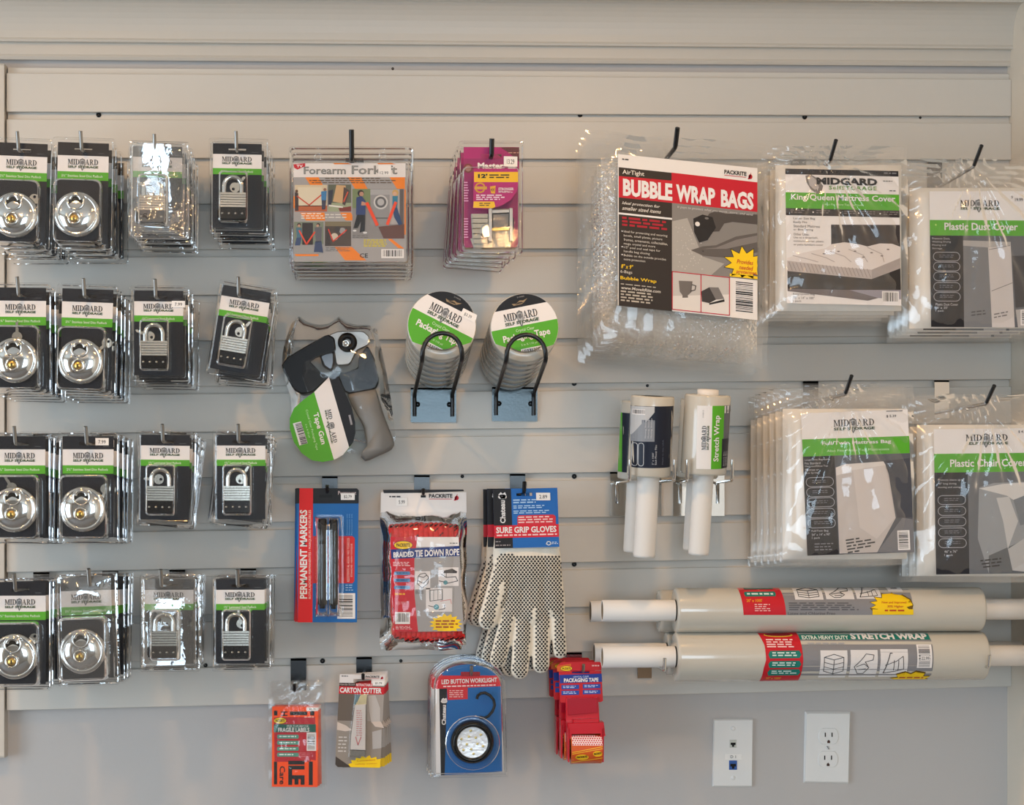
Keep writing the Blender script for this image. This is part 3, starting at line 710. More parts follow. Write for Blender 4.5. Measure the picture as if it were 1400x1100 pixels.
# photo: two people lifting a washing machine
p.rect(505, 375, 895, 748, (134, 132, 132), 2); p.rect(505, 375, 640, 520, (116, 132, 92), 3); p.rect(640, 378, 785, 650, (140, 140, 142), 4); p.rect(640, 378, 785, 420, (164, 164, 166), 5)
p.rect(735, 378, 880, 640, (170, 166, 166), 3); p.rect(860, 378, 888, 650, (90, 84, 84), 4)
p.disc(718, 475, 54, (196, 196, 196), 6); p.disc(718, 475, 42, (92, 92, 94), 7); p.disc(718, 475, 26, (176, 176, 178), 8); p.rect(650, 590, 790, 600, (96, 96, 98), 6)
p.poly([(700, 660), (895, 640), (895, 748), (740, 748)], (96, 62, 54), 5)
p.poly([(535, 440), (575, 428), (605, 470), (602, 572), (532, 572)], (44, 62, 112), 9); p.poly([(540, 570), (602, 570), (598, 690), (560, 705), (570, 620), (545, 670), (512, 672)], (24, 24, 28), 9); p.disc(568, 408, 24, (34, 28, 28), 9); p.disc(574, 414, 17, (176, 134, 112), 10)
p.poly([(575, 470), (625, 485), (620, 500), (570, 500)], (186, 140, 116), 11); p.disc(522, 690, 14, (220, 220, 220), 10, 7); p.disc(600, 705, 16, (220, 220, 220), 10, 7)
p.poly([(806, 430), (846, 428), (842, 520), (806, 520)], (44, 120, 150), 9); p.poly([(806, 518), (842, 518), (880, 640), (855, 650), (820, 590)], (40, 66, 110), 9); p.disc(828, 405, 24, (196, 160, 96), 9); p.disc(824, 412, 15, (206, 166, 140), 10)
p.line([(615, 485), (690, 645)], 24, (232, 74, 34), 12); p.line([(830, 480), (768, 640)], 22, (232, 74, 34), 12)
p.poly([(770, 750), (850, 820), (895, 824), (800, 750)], OR, 1); p.greek(590, 755, 770, 815, 4, (206, 190, 40), 4, .6, .1, 26)
for a in (370,): p.poly([(a, 810), (a + 130, 810), (a + 240, 912), (a + 80, 912)], OR, 1)
p.greek(305, 815, 490, 850, 3, (90, 90, 92), 4, .35, .15, 30); p.greek(505, 725, 630, 750, 2, (90, 90, 92), 4, .35, .1, 30)
p.text('CE', 560, 860, 622, 892, BLACK, 4, 0.01); p.bars(722, 828, 892, 895, 3); p.poly([(70, 865), (250, 865), (250, 880), (80, 880)], OR, 2)
p.rect(62, 925, 908, 930, (60, 30, 26), 1)
p.build(fk)
mb = MB(); mb.slab(fr, R4(401.5, 224, 555, 357), -.024, -.0012, mat('strap_red', (92, 26, 22), .6)); mb.build('folded_straps', fk)
mb = MB(); blister(mb, fr, (393, 196.5, 567, 363), (398, 221, 560, 360), .026, M_BLISTER, r=4, ro=5, d=-.022, ridge=.003, taper=1.0)
for cx, cy in ((434.5, 211), (523.5, 210)):
    mb.lathe([(.0035, .001), (.0050, .0030), (.0064, .001)], fr(cx, cy, -.0215), (0, -1, 0), M_BLISTER, 18)
mb.build('blister', fk)
backs(fk, [(.0005, .036, -.001), (-.0005, .070, -.002), (.001, .104, -.002), (0, .138, -.003)], 'clear square lifting strap pack, %s on its hook, behind the front one', skip=('lettering',))

# ------------------------------------------------------------------ cam-buckle tie-down pack
T = crop(600, 180, 5.238)
hook(671.5, 214, .205, M_BLKM, M_HOOKPL, 'black coated hook holding the magenta tie down packs', r=.0036, tip=(.012, .024), pw=.03)
td = thing('tie_down_pack', W(671.5, 214, .20), 'magenta carded tie down strap in clear pack, front of its hook', 'strap pack', 'tie down strap packs')
fr = wframe(.20); MAG = (176, 28, 112); p = Print(fr, T=T)
for q in (R4(178, 110, 575, 160), R4(178, 160, 300, 192), R4(448, 160, 575, 192), R4(178, 192, 575, 830)): p.body(q, .0008, MAG if q[0][1] < 190 else (150, 30, 98))
p.rect(178, 110, 575, 300, MAG, 1) if False else None
p.poly([(440, 112), (575, 112), (575, 215), (500, 150)], (96, 44, 52), 1); p.text('Master', 278, 222, 466, 266, WHITE, 4, 0.04); p.greek(410, 268, 470, 280, 1, WHITE, 4, .6, 0, 20)
p.rect(495, 245, 550, 280, (206, 200, 206), 2); p.disc(210, 262, 34, (120, 60, 60), 2); p.disc(210, 262, 22, (160, 120, 110), 3); p.greek(498, 148, 570, 160, 1, (206, 160, 140), 4, .5, 0, 30)
p.sticker(465, 176, 562, 248, '13.29', 6, 0.03)
for i, y in enumerate((360, 620)): p.greek(180, y, 215, y + 150, 8, (230, 170, 210), 3, .4, .3, 40)
p.build(td)
p = Print(fr, .021, T=T)
p.body([(245, 285), (560, 285), (560, 400), (548, 450), (510, 505), (440, 548), (350, 570), (240, 565)], .0006, MAG)
p.rect(247, 308, 560, 380, (240, 190, 20), 1); p.text("12'", 275, 322, 342, 352, BLACK, 4, 0.05); p.greek(355, 326, 505, 360, 2, (60, 50, 20), 4, .5, .2, 50)
p.disc(290, 420, 38, (206, 150, 40), 1); p.disc(290, 420, 27, MAG, 2); p.rect(250, 412, 338, 432, (206, 160, 60), 3); p.poly([(360, 412), (400, 405), (396, 462), (368, 460)], (226, 170, 40), 1); p.text('4X', 366, 424, 394, 446, BLACK, 4)
p.text('STRONGER', 420, 420, 528, 438, WHITE, 4, 0.03); p.greek(420, 443, 520, 458, 2, WHITE, 4, .5, .3, 24)
p.greek(262, 470, 478, 514, 3, (240, 220, 236), 4, .5, .25, 36); p.poly([(245, 518), (390, 518), (398, 555), (380, 566), (240, 562)], (236, 190, 30), 2); p.greek(285, 528, 370, 556, 2, (90, 70, 20), 4, .5, .2, 30)
p.build(td, 'inner_card')
mb = MB()   # coil of webbing
for i in range(6):
    a = 600 + i * 36
    mb.slab(fr, [T(228 + i * 2, a), T(352, a), T(352, a + 33), T(230 + i * 2, a + 33)], .004, .017 + .002 * sin(i), M_WEB, (1.5, .003))
mb.slab(fr, [T(370, 560), T(520, 560), T(515, 830), T(380, 850)], .003, .013, M_WEB, (2, .003))
mb.slab(fr, [T(225, 770), T(500, 770), T(470, 850), T(250, 840)], .002, .012, M_WEB, (2, .003))
mb.build('webbing', td)
mb = MB()
for a in (352, 500): mb.slab(fr, [T(a, 560), T(a + 22, 565), T(a + 22, 800), T(a, 800)], .010, .0205, M_GREYM, (.8, .001))
for b in (580, 705): mb.slab(fr, [T(374, b), T(500, b - 6), T(500, b + 14), T(374, b + 20)], .014, .0200, M_BRASS if b == 705 else M_GREYM, (.6, .001))
mb.slab(fr, [T(376, 600), T(500, 594), T(500, 700), T(376, 706)], .010, .0178, mat('buckle_lever', (92, 92, 92), .35, .8), (2, .001))
mb.slab(fr, [T(515, 600), T(532, 640), T(530, 740), T(500, 800), T(500, 600)], .004, .016, M_BLKP)
mb.build('buckle', td)
MB().slab(fr, [T(300, 690), T(345, 668), T(368, 700), T(362, 780), T(318, 785), T(290, 745)], .017, .0205, M_CHROME, (3, .001)).build('rivet_plate', td)
mb = MB(); blister(mb, fr, (626.5, 193, 716.5, 350), (631, 231, 709, 344), .0245, M_BLISTER, r=6, ro=5, d=.0002, ridge=.002, taper=1.2); mb.build('blister', td)
backs(td, [(-.004, .040, -.001), (-.007, .078, -.002), (-.009, .116, -.002), (-.010, .15, -.003)], 'clear tie down strap pack, %s on its hook, behind the front one', rots=(1.5, 3, 4, 4.5), skip=('lettering',))

# ------------------------------------------------------------------ carton tape rolls on wire cradles
def tape_label(p, c, r, ang, price, short=False):
    e1 = (cos(ang), sin(ang)); e2 = (sin(ang), -cos(ang))
    m = lambda x, y: (c[0] + r * (x * e1[0] + y * e2[0]), c[1] + r * (x * e1[1] + y * e2[1]))
    V = lambda x, y: (r * (x * e1[0] + y * e2[0]), r * (x * e1[1] + y * e2[1]))
    def seg(y0, y1):
        a0, a1 = math.asin(max(-1, y0)), math.asin(min(1, y1)); n = 12
        return [m(cos(a0 + (a1 - a0) * i / n), sin(a0 + (a1 - a0) * i / n)) for i in range(n + 1)] + [m(-cos(a1 - (a1 - a0) * i / n), sin(a1 - (a1 - a0) * i / n)) for i in range(n + 1)]
    p.poly(seg(-1, .07), GREEN, 1); p.poly(seg(.07, .62), WHITE, 1); p.poly(seg(.62, 1), BLACK, 1)
    p.logo(m(-.56, .13), V(1.02, 0), V(0, .36), 3)
    p.tq('Crystal Clear', m(-.28, -.13), V(.56, 0), V(0, .12), (214, 236, 196), 4)
    p.tq('Packaging Tape', m(-.70, -.40), V(1.42, 0), V(0, .26), WHITE, 4, 0.025)
    p.tq('2 in X 110 yd', m(-.2, -.55), V(.48, 0), V(0, .08), (214, 236, 196), 4)
    p.poly([m(-.24, -.62), m(.38, -.62), m(.38, -.86), m(-.24, -.86)], WHITE, 3); rn = random.Random(4); x = -.2
    while x < .34:
        w = rn.choice((.012, .02, .03)); p.poly([m(x, -.65), m(x + w, -.65), m(x + w, -.81), m(x, -.81)], BLACK, 4, True); x += w + rn.choice((.012, .02))
    p.poly([m(-.25, .76), m(-.12, .74), m(0, .82), m(.10, .80), m(.24, .84), m(.12, .74), m(.05, .70), m(-.2, .69)], (150, 128, 96), 2); p.poly([m(-.16, .71), m(.10, .73), m(.05, .77), m(-.05, .77)], (60, 52, 44), 3)
    p.tq('210005', m(-.06, .90), V(.22, 0), V(0, .04), (150, 150, 150), 3)
    if price: p.poly([m(.34, .50), m(.84, .50), m(.80, .74), m(.34, .74)], (238, 236, 234), 6); p.tq('$3.39', m(.44, .55), V(.24, 0), V(0, .10), DKGREY, 7)
GT = 'clear packing tape rolls'
def tape_stack(cx, cy, rpx, ang, arch, plate, price, who):
    """cx, cy: centre of the front face in px"""
    off0 = .315; C0 = W(cx, cy, off0); R = rpx * (W(cx + 1, cy, off0) - W(cx, cy, off0)).length; wid = .0475
    drop = Vector((0, wid, -.0035))
    for i in range(6):
        c = C0 + drop * i
        root = thing('tape_roll', c, ('front clear tape roll with green label, on the cradle %s' % who) if i == 0 else '%s clear tape roll on the cradle %s' % (('', 'second', 'third', 'fourth', 'fifth', 'sixth')[i], who), 'tape roll', GT)
        ax = Vector((0, 1, -.0035 / .0475)).normalized()
        MB().lathe([(R * .74, .001), (R * .985, .0005), (R, .002), (R, wid - .003), (R * .985, wid - .0012), (R * .74, wid - .001)], c, ax, M_CLEARTAPE, 48).build('tape', root)
        MB().lathe([(R * .74, .0005), (R * .70, .0005), (R * .70, wid - .001), (R * .74, wid - .001)], c, ax, M_ROLLIN, 40).build('core', root)
        if i == 0:
            p = Print(wframe(off0), .0012)
            p.body(circ(cx, cy, rpx * .975, 48), .0008, WHITE); tape_label(p, (cx, cy), rpx * .97, ang, price); p.build(root, 'label_disc')
    # cradle
    a = lambda q: (540 + q[0] / 5.5, 390 + q[1] / 5.5)
    P0 = W(*a(plate[:2]), 0); P1 = W(*a(plate[2:]), 0); mid = (P0.x + P1.x) / 2
    h = thing('tape_cradle', (mid, 0, P1.z), 'black wire tape cradle on a steel plate, %s' % who, 'tape holder', 'wire tape cradles')
    mb = MB(); mb.box((P0.x, -.003, P1.z), (P1.x, -.0004, P0.z), M_TAPEPL); mb.box((P0.x, -.003, P0.z - .003), (P1.x, .004, P0.z), M_HOOKPL); pl = mb.build('back_plate', h)
    L, Rr, top = arch
    path = []
    sx = [P0.x + .0065, P1.x - .0065]; zs = P1.z + .010
    fo = .335
    lo = [W(*a((L[0], L[1])), fo), W(*a((Rr[0], Rr[1])), fo)]; tp = W(*a(top), fo)
    zb = P0.z - .012
    path += [Vector((sx[0], -.006, zs)), Vector((sx[0], -.006, zb - .006)), Vector((sx[0], -.010, zb + .002))]
    path += [lo[0] + Vector((0, .012, -.004)), lo[0]]
    hw = (lo[1].x - lo[0].x) / 2; cxm = (lo[0].x + lo[1].x) / 2
    for i in range(1, 12):
        q = pi * i / 12; path.append(Vector((cxm - hw * cos(q), -fo, lo[0].z + (lo[1].z - lo[0].z) * i / 12 + (tp.z - lo[0].z) * sin(q) ** .8)))
    path += [lo[1], lo[1] + Vector((0, .012, -.004)), Vector((sx[1], -.010, zb + .002)), Vector((sx[1], -.006, zb - .006)), Vector((sx[1], -.006, zs))]
    MB().tube(path, .0034, M_BLKM, 10).build('wire', h)
    mb = MB()
    for x, s_ in ((sx[0] + .005, 1), (sx[1] - .005, -1)): mb.lathe([(.0045, 0), (.0045, .0012), (.0005, .0012)], (x, -.003, (zs + zb) / 2 + .002), (0, -1, 0), M_BLKP, 14)
    mb.build('slots', pl)
tape_stack(604, 444.5, 47.6, math.radians(27), ((205, 545), (505, 540), (360, 362)), (118, 770, 460, 1030), True, 'beside the tape gun')
tape_stack(717.3, 447.5, 47.2, math.radians(-11), ((838, 555), (1135, 548), (985, 375)), (730, 765, 1070, 1022), False, 'away from the tape gun')

# ------------------------------------------------------------------ tape gun
T = crop(380, 420, 4.783)
tg = thing('tape_gun', W(455, 520, .03), 'grey and black hand tape gun in shrink film with green label', 'tape gun')
fr = wframe(.03)
tp = lambda pts: [T(*q) for q in chaikin(pts, 2, .13)]
MB().slab(fr, tp([(450, 570), (640, 535), (660, 600), (690, 700), (765, 895), (740, 935), (575, 1010), (540, 975), (590, 930), (560, 780), (480, 640)]), .004, .036, M_GREYP, (5, .012), True).build('handle', tg)
mb = MB(); mb.slab(fr, tp([(335, 190), (400, 165), (560, 165), (600, 200), (600, 250), (520, 290), (470, 385), (385, 390), (370, 300)]), .010, .026, M_GREYM, (1.5, .002)); mb.build('frame', tg)
mb = MB(); mb.slab(fr, tp([(380, 425), (430, 440), (525, 405), (530, 335), (588, 255), (645, 370), (668, 480), (640, 545), (445, 578)]), .004, .030, M_BLKG, (2, .004)); mb.build('tape_wheel', tg)
mb = MB(); mb.slab(fr, tp([(30, 395), (65, 345), (150, 290), (330, 190), (375, 215), (385, 300), (250, 330), (210, 360), (290, 440), (345, 470), (240, 565), (165, 580), (110, 550)]), .002, .040, M_BLKP, (2, .005)); mb.build('blade_guard', tg)
c = T(458, 242)
mb = MB(); s = (W(459, 470, .03) - W(458, 470, .03)).length
rk = MB().lathe([(13 * s, .02), (13 * s, .036), (12 * s, .039), (5 * s, .039), (4.5 * s, .037)], fr(c[0], c[1], 0), (0, -1, 0), M_BLKP, 28).build('tension_knob', tg)
c2 = T(448, 252); MB().lathe([(5.2 * s, .037), (5 * s, .041), (3 * s, .0415), (2.4 * s, .039), (.0003, .039)], fr(c2[0], c2[1], 0), (0, -1, 0), M_CHROME, 20).build('knob_nut', rk)
mb = MB(); mb.slab(fr, tp([(275, 320), (365, 285), (380, 370), (355, 430), (300, 400)]), .012, .032, mat('smoked_clear', (96, 96, 98), .12, .6), (3, .004)); mb.build('roller', tg)
p = Print(fr, .043, T=T)
# label disc turned on its side with a hang tab
cc = (300, 802); rl_ = 212
tab = [(240, 570), (340, 470), (385, 432)]
e1 = (cos(1.31), sin(1.31)); e2 = (sin(1.31), -cos(1.31))
out = []
for i in range(40):
    q = -1.02 + (2 * pi - 0.92) * i / 39.0; out.append((cc[0] + rl_ * cos(q), cc[1] + rl_ * sin(q)))
body_ = [(385, 432), (440, 560), (485, 660), (508, 760), (510, 830), (495, 890), (470, 925), (430, 970), (372, 1002), (300, 1016), (230, 1005), (165, 960), (115, 890), (88, 800), (88, 735), (115, 670), (180, 612), (240, 570), (340, 470)]
p.body(body_, .0008, GREEN)
p.poly([(245, 566), (340, 470), (470, 922), (430, 970), (372, 1002)], WHITE, 1); p.poly([(340, 470), (385, 432), (440, 560), (485, 660), (508, 760), (510, 830), (495, 890), (470, 922)], BLACK, 1)
def gd(x, y, l): return ((x, y), (e1[0] * l, e1[1] * l))
def gt(st, x, y, l, h, col, b=0.0): p.tq(st, (x, y), (.26 * l, .966 * l), (h * .966, -h * .26), col, 5, b)
p.logo((312, 684), (.20 * 218, .98 * 218), (40 * .97, -40 * .22), 3)
gt('Tape Gun', 228, 706, 208, 44, WHITE, .025); gt('Crystal Clear Packaging Tape', 186, 682, 268, 18, (200, 232, 180)); gt('2 in X 55 yd', 184, 775, 88, 13, (200, 232, 180))
p.poly([(108, 768), (160, 755), (203, 895), (150, 910)], WHITE, 3); rn = random.Random(9); t = .06
while t < .94:
    w = rn.choice((.015, .03, .045)); f = lambda t, k: (108 + 42 * t + (52 if k else 12), 768 + 142 * t - (13 if k else 3))
    p.poly([f(t, 0), f(t, 1), f(t + w, 1), f(t + w, 0)], BLACK, 4, True); t += w + rn.choice((.02, .03))
p.poly([(465, 715), (478, 712), (492, 775), (480, 778)], (150, 150, 156), 3)
p.build(tg, 'label_card')
def gunfilm(u, v):
    top = [(98, 95), (135, 55), (180, 90), (260, 112), (330, 108), (400, 62), (450, 95), (520, 118), (600, 115), (650, 150)]
    k = u * 9; i = min(8, int(k)); t = k - i; tx = top[i][0] + (top[i + 1][0] - top[i][0]) * t; ty = top[i][1] + (top[i + 1][1] - top[i][1]) * t
    bx = 105 + u * 665; by = 880 + 130 * u - 140 * max(0, u - .75) / .25 * 1.0
    s_ = v ** 1.1; x = tx + (bx - tx) * s_ + 30 * sin(pi * v) * (1 if u > .5 else -1) * abs(2 * u - 1) * .6; y = ty + (by - ty) * v
    if u < .5: x = x - 60 * sin(pi * min(1, v * 1.6)) * (1 - 2 * u) * .9
    d = .008 + .036 * (1 - abs(2 * u - 1) ** 4) * sin(pi * min(1, v * 1.1 + .0)) ** .5 if 0 < v < .95 else .006
    return fr(*T(x, y), d + .003 * noise.noise(Vector((u * 7, v * 9, 2))))
MB().grid(36, 40, gunfilm, clear('shrink_film', .9, .0, .06, veil=.02, veilcol=(150, 146, 140), tint=.95, bump=.2, bscale=60)).build('shrink_film', tg)
# ------------------------------------------------------------------ permanent markers
T = crop(390, 640, 5.0); fr = wframe(.10)
hook(447.7, 672, .105, M_BLKM, M_HOOKPL, 'short black hook holding the permanent marker cards', r=.0026, tip=(.008, .010), pw=.026)
mk = thing('marker_pack', W(447.7, 672, .10), 'blue carded pair of permanent markers with red stripe, front card', 'marker pack', 'permanent marker cards')
p = Print(fr, T=T)
out = [(75, 135), (490, 137), (503, 150), (490, 1052), (85, 1052)]
p.body(out, .0008, (24, 100, 172))
p.poly([(75, 135), (490, 137), (503, 150), (501, 240), (77, 240)], BLACK, 1); p.poly([(97, 135), (190, 136), (186, 1052), (85, 1052)], (214, 30, 30), 2)
p.textv('PERMANENT MARKERS', 100, 283, 150, 890, WHITE, 5, .03); p.textv('ROTULADORES PERMANENTES / MARQUEURS IND\u00c9L\u00c9BILES', 155, 285, 179, 890, (240, 214, 206), 5)
p.poly([(190, 463), (460, 463), (475, 478), (472, 770), (460, 785), (188, 785)], (206, 40, 40), 1)
p.textv('WATERPROOF / NON-TOXIC', 398, 515, 414, 750, (120, 20, 24), 5); p.textv('RESISTENTE AL AGUA / NO TOXICOS', 422, 475, 439, 775, (238, 206, 200), 5); p.textv('\u00c9TANCHE / NON-TOXIQUE', 444, 515, 461, 740, (238, 206, 200), 5)
for x in (418, 434, 450): p.textv('Permanent ink', x, 310, x + 9, 455, (110, 170, 220), 5)
p.greek(412, 795, 470, 845, 3, (150, 190, 226), 5, .35, .3, 20)
p.bars(355, 853, 478, 1027, 3, vert=False); p.text('Permanent', 362, 155, 485, 180, (226, 206, 206), 4); p.sticker(380, 170, 475, 216, '$2.79', 8)
p.disc(255, 1000, 38, (60, 130, 190), 2, 12); p.poly(R4(232, 180, 320, 200), (8, 8, 8), 3)
p.build(mk)
s = (W(448, 760, .10) - W(447, 760, .10)).length
MK = mat('marker_barrel', (46, 46, 48), .2, .25); MKC = mat('marker_cap', (36, 36, 38), .2, .25)
for (xc, yt, yb, r) in ((256, 345, 955, 6.6), (331, 350, 958, 6.2)):
    a = T(xc, yb); b = T(xc, yt); B = fr(a[0], a[1], .0085); H = fr(b[0], b[1], .0085) - B; L = H.length; q = r * s
    m_ = MB().lathe([(.0003, 0), (q * .55, 0), (q * .6, L * .035), (q * .96, L * .05), (q, L * .12), (q, L * .72)], B, H, MK, 20).build('marker', mk)
    MB().lathe([(q * .98, L * .72), (q * 1.04, L * .725), (q * 1.04, L * .84), (q * .94, L * .85), (q * .90, L * .985), (q * .8, L), (.0003, L)], B, H, MKC, 20).build('cap', m_)
mb = MB(); lp = lambda i, d: [fr(*T(x, y), d) for x, y in rr(205 + i, 330 + i, 385 - i, 1012 - i, 26, 5)]
mb.loops([lp(-14, .0006), lp(0, .0008)], M_BLISTER, True)
mb.grid(28, 16, lambda u, v: fr(*T(205 + 180 * u, 330 + 682 * v), .0008 + .0165 * min(1, 12 * min(v, 1 - v)) ** .5 * min(1, 9 * min(u, 1 - u)) ** .5 * (.55 + .45 * abs(sin(2 * pi * u)) ** .7)), M_BLISTER); mb.build('blister', mk)
backs(mk, [(-.003, .020, -.001), (-.004, .040, -.001)], 'blue permanent marker card, %s on its hook, behind the front card', rots=(.8, 1.2), skip=('lettering',))

# ------------------------------------------------------------------ braided rope
T = crop(510, 650, 4.4); fr = wframe(.07)
hook(578.6, 675, .11, M_BLKM, M_HOOKPL, 'short black hook holding the bagged red rope', r=.0026, tip=(.006, .008), pw=.026)
rp = thing('rope_pack', W(578.6, 675, .07), 'hank of red braided rope in clear bag with white header', 'rope pack')
mb = MB(); fl = MB(); s = (W(581, 800, .07) - W(580, 800, .07)).length
nl = 14
for i in range(nl):
    t = i / (nl - 1); path = []
    bow = 1 - .35 * abs(2 * t - 1) ** 4
    xt = 108 + 380 * t; xb_ = 128 + 385 * t
    yt = 300 + 10 * abs(2 * t - 1) ** 3 + random.uniform(-4, 4); yb = 975 - 14 * abs(2 * t - 1) ** 3 + random.uniform(-6, 6)
    n = 26; dep = .015 * bow; path = []; rv = 3.4 * dep / .015 * 4.4
    for j in range(n + 1):
        if j < 6: y = yb - rv * 1.0 - (yb - yt - 2 * rv) * j / 6; d = .024 + dep
        elif j < 13: q = pi * (j - 6) / 7; y = yt + rv - rv * sin(q); d = .024 + dep * cos(q)
        elif j < 19: y = yt + rv + (yb - yt - 2 * rv) * (j - 13) / 6; d = .024 - dep
        else: q = pi * (j - 19) / 7; y = yb - rv + rv * sin(q); d = .024 - dep * cos(q)
        x = xt + (xb_ - xt) * (y - yt) / (yb - yt) + 16 * j / n
        path.append(fr(*T(x, y), d))
    mb.tube(path, 4.6 * s, M_ROPE, 8, cap=True)
    for j in (0, 1, 5, 6, 7, 8, 9, 22, 23, 24, 25, 6, 7, 24, 25):
        if random.random() < .9 and 0 < j < n:
            a = path[j]; b = path[j + 1] if j < n else path[j - 1]; tdir = (b - a).normalized(); c = a.lerp(b, random.random()) ; nrm = Vector((0, -1, (.0 if j < 6 else .9 if j < 12 else -.9))).normalized(); side = tdir.cross(nrm).normalized()
            o = c + nrm * 4.5 * s; e = (tdir * .7 + side * .7) * 3.0 * s; w = (tdir * .7 - side * .7) * .9 * s
            fl.add([o - e - w, o + e - w, o + e + w, o - e + w], [(0, 1, 2, 3)], M_ROPEF)
r_ = mb.build('rope', rp); f_ = fl.build('fleck_yarn', r_); f_['kind'] = 'stuff'
p = Print(fr, .046, T=T)
RR = (196, 30, 44)
p.body([(105, 366), (508, 366), (538, 922), (268, 926), (130, 926)], .0006, (160, 158, 158))
p.poly([(105, 366), (265, 366), (246, 500), (246, 700), (268, 926), (130, 926), (110, 600)], RR, 1); p.poly([(265, 366), (508, 366), (510, 425), (256, 425)], WHITE, 2)
p.poly([(106, 440), (512, 418), (515, 478), (110, 496)], (26, 52, 122), 3); p.tq('BRAIDED', (122, 488), (121, -6), (0, -32), WHITE, 5, .03); p.tq('TIE DOWN ROPE', (250, 484), (262, -10), (0, -40), WHITE, 5, .03)
p.oval_brand(180, 414, 56, 26); p.greek(455, 400, 500, 408, 1, DKGREY, 5, .6, 0, 16)
p.greek(120, 514, 232, 542, 3, (236, 210, 210), 5, .4, .3, 22)
for y in (570, 612, 654): p.poly([(130, y), (218, y), (222, y + 10), (218, y + 20), (130, y + 20), (125, y + 10)], (70, 130, 180), 3); p.greek(138, y + 6, 210, y + 13, 1, (30, 40, 90), 5, .7, .1, 20)
p.greek(130, 698, 190, 712, 1, (236, 170, 40), 5, .7, 0, 20); p.greek(135, 750, 215, 768, 2, (226, 170, 170), 5, .3, .3, 20); p.bars(132, 810, 220, 880, 3); p.greek(135, 893, 240, 915, 3, (236, 206, 206), 5, .35, .2, 22)
for (a, b, c, d) in ((250, 568, 340, 675), (388, 545, 508, 655), (314, 668, 470, 808)): p.poly(R4(a, b, c, d), (222, 218, 218), 2)
LK = (60, 60, 62)
p.line([(268, 600), (262, 640), (292, 668), (326, 640), (330, 605), (310, 580), (280, 585), (268, 600)], 4, LK, 4); p.line([(262, 622), (300, 640), (330, 610)], 4, LK, 4); p.line([(275, 598), (300, 605), (318, 592)], 4, LK, 4)
p.poly([(420, 565), (470, 553), (500, 570), (495, 580), (418, 580)], (70, 66, 66), 3); p.line([(405, 585), (435, 605), (490, 600), (502, 625), (440, 640)], 4, LK, 4); p.disc(430, 635, 13, (90, 150, 160), 4); p.line([(392, 625), (425, 632)], 4, LK, 4); p.line([(435, 560), (435, 605)], 3, LK, 4)
for x in (340, 360, 385, 410): p.line([(x, 680), (x, 740)], 2.5, (120, 130, 130), 4)
p.line([(335, 680), (412, 676), (412, 735), (338, 745), (335, 680)], 3, LK, 4); p.disc(376, 780, 16, (90, 150, 160), 4); p.line([(330, 772), (365, 780)], 4, LK, 4); p.line([(390, 795), (425, 790), (425, 765)], 4, LK, 4); p.line([(400, 745), (460, 735), (465, 760)], 3, (206, 110, 110), 4)
p.rect(252, 682, 300, 702, (130, 128, 128), 3)
p.star(432, 880, 100, 62, YELLOW, 3, 15, .74, clip=(536, 922)); p.greek(372, 858, 505, 912, 3, (160, 60, 20), 5, .45, .15, 30)
p.build(rp, 'insert_card')
p = Print(fr, .016, T=T)
p.body([(48, 100), (558, 100), (560, 222), (46, 222)], .0006, (228, 224, 222)); p.poly([(60, 86), (540, 84), (545, 94), (300, 104), (65, 106)], BLACK, 1)
p.packrite(335, 110, 515, 150, 5); p.greek(98, 122, 170, 133, 1, DKGREY, 5, .8, 0, 20); p.sticker(140, 135, 205, 180, '5.99', 6)
p.poly(R4(286, 118, 316, 132), (12, 12, 12), 3)
p.build(rp, 'header_card')
mb = MB(); bag(mb, fr, (520.5, 699, 637, 887), M_BAG, (578.6, 640), .036, 4, .0015, 60, .0150, wob=2.5, crease=.003, tb=.002); mb.build('bag', rp)

# ------------------------------------------------------------------ gloves
D6 = crop(640, 640, 3.793); T = lambda x, y: D6(x + .035 * (y - 110), y - .024 * (x - 120)); fr = wframe(.085)
hook(716, 672.5, .125, M_BLKM, M_HOOKPL, 'short black hook holding the dotted work gloves', r=.0030, tip=(.010, .016), pw=.026)
GG = 'dotted work gloves'
s = (W(711, 800, .085) - W(710, 800, .085)).length
TIPS = [((225, 690), (150, 985), 50, 46), ((290, 690), (262, 1040), 52, 50), ((375, 690), (372, 1012), 50, 48), ((450, 660), (470, 945), 44, 39)]
CAPS = TIPS + [((190, 480), (98, 780), 62, 52)]
def seg_d(x, y, a, b, r0, r1):
    dx, dy = b[0] - a[0], b[1] - a[1]; t = max(0, min(1, ((x - a[0]) * dx + (y - a[1]) * dy) / (dx * dx + dy * dy)))
    return sqrt((x - a[0] - dx * t) ** 2 + (y - a[1] - dy * t) ** 2) - (r0 + (r1 - r0) * t)
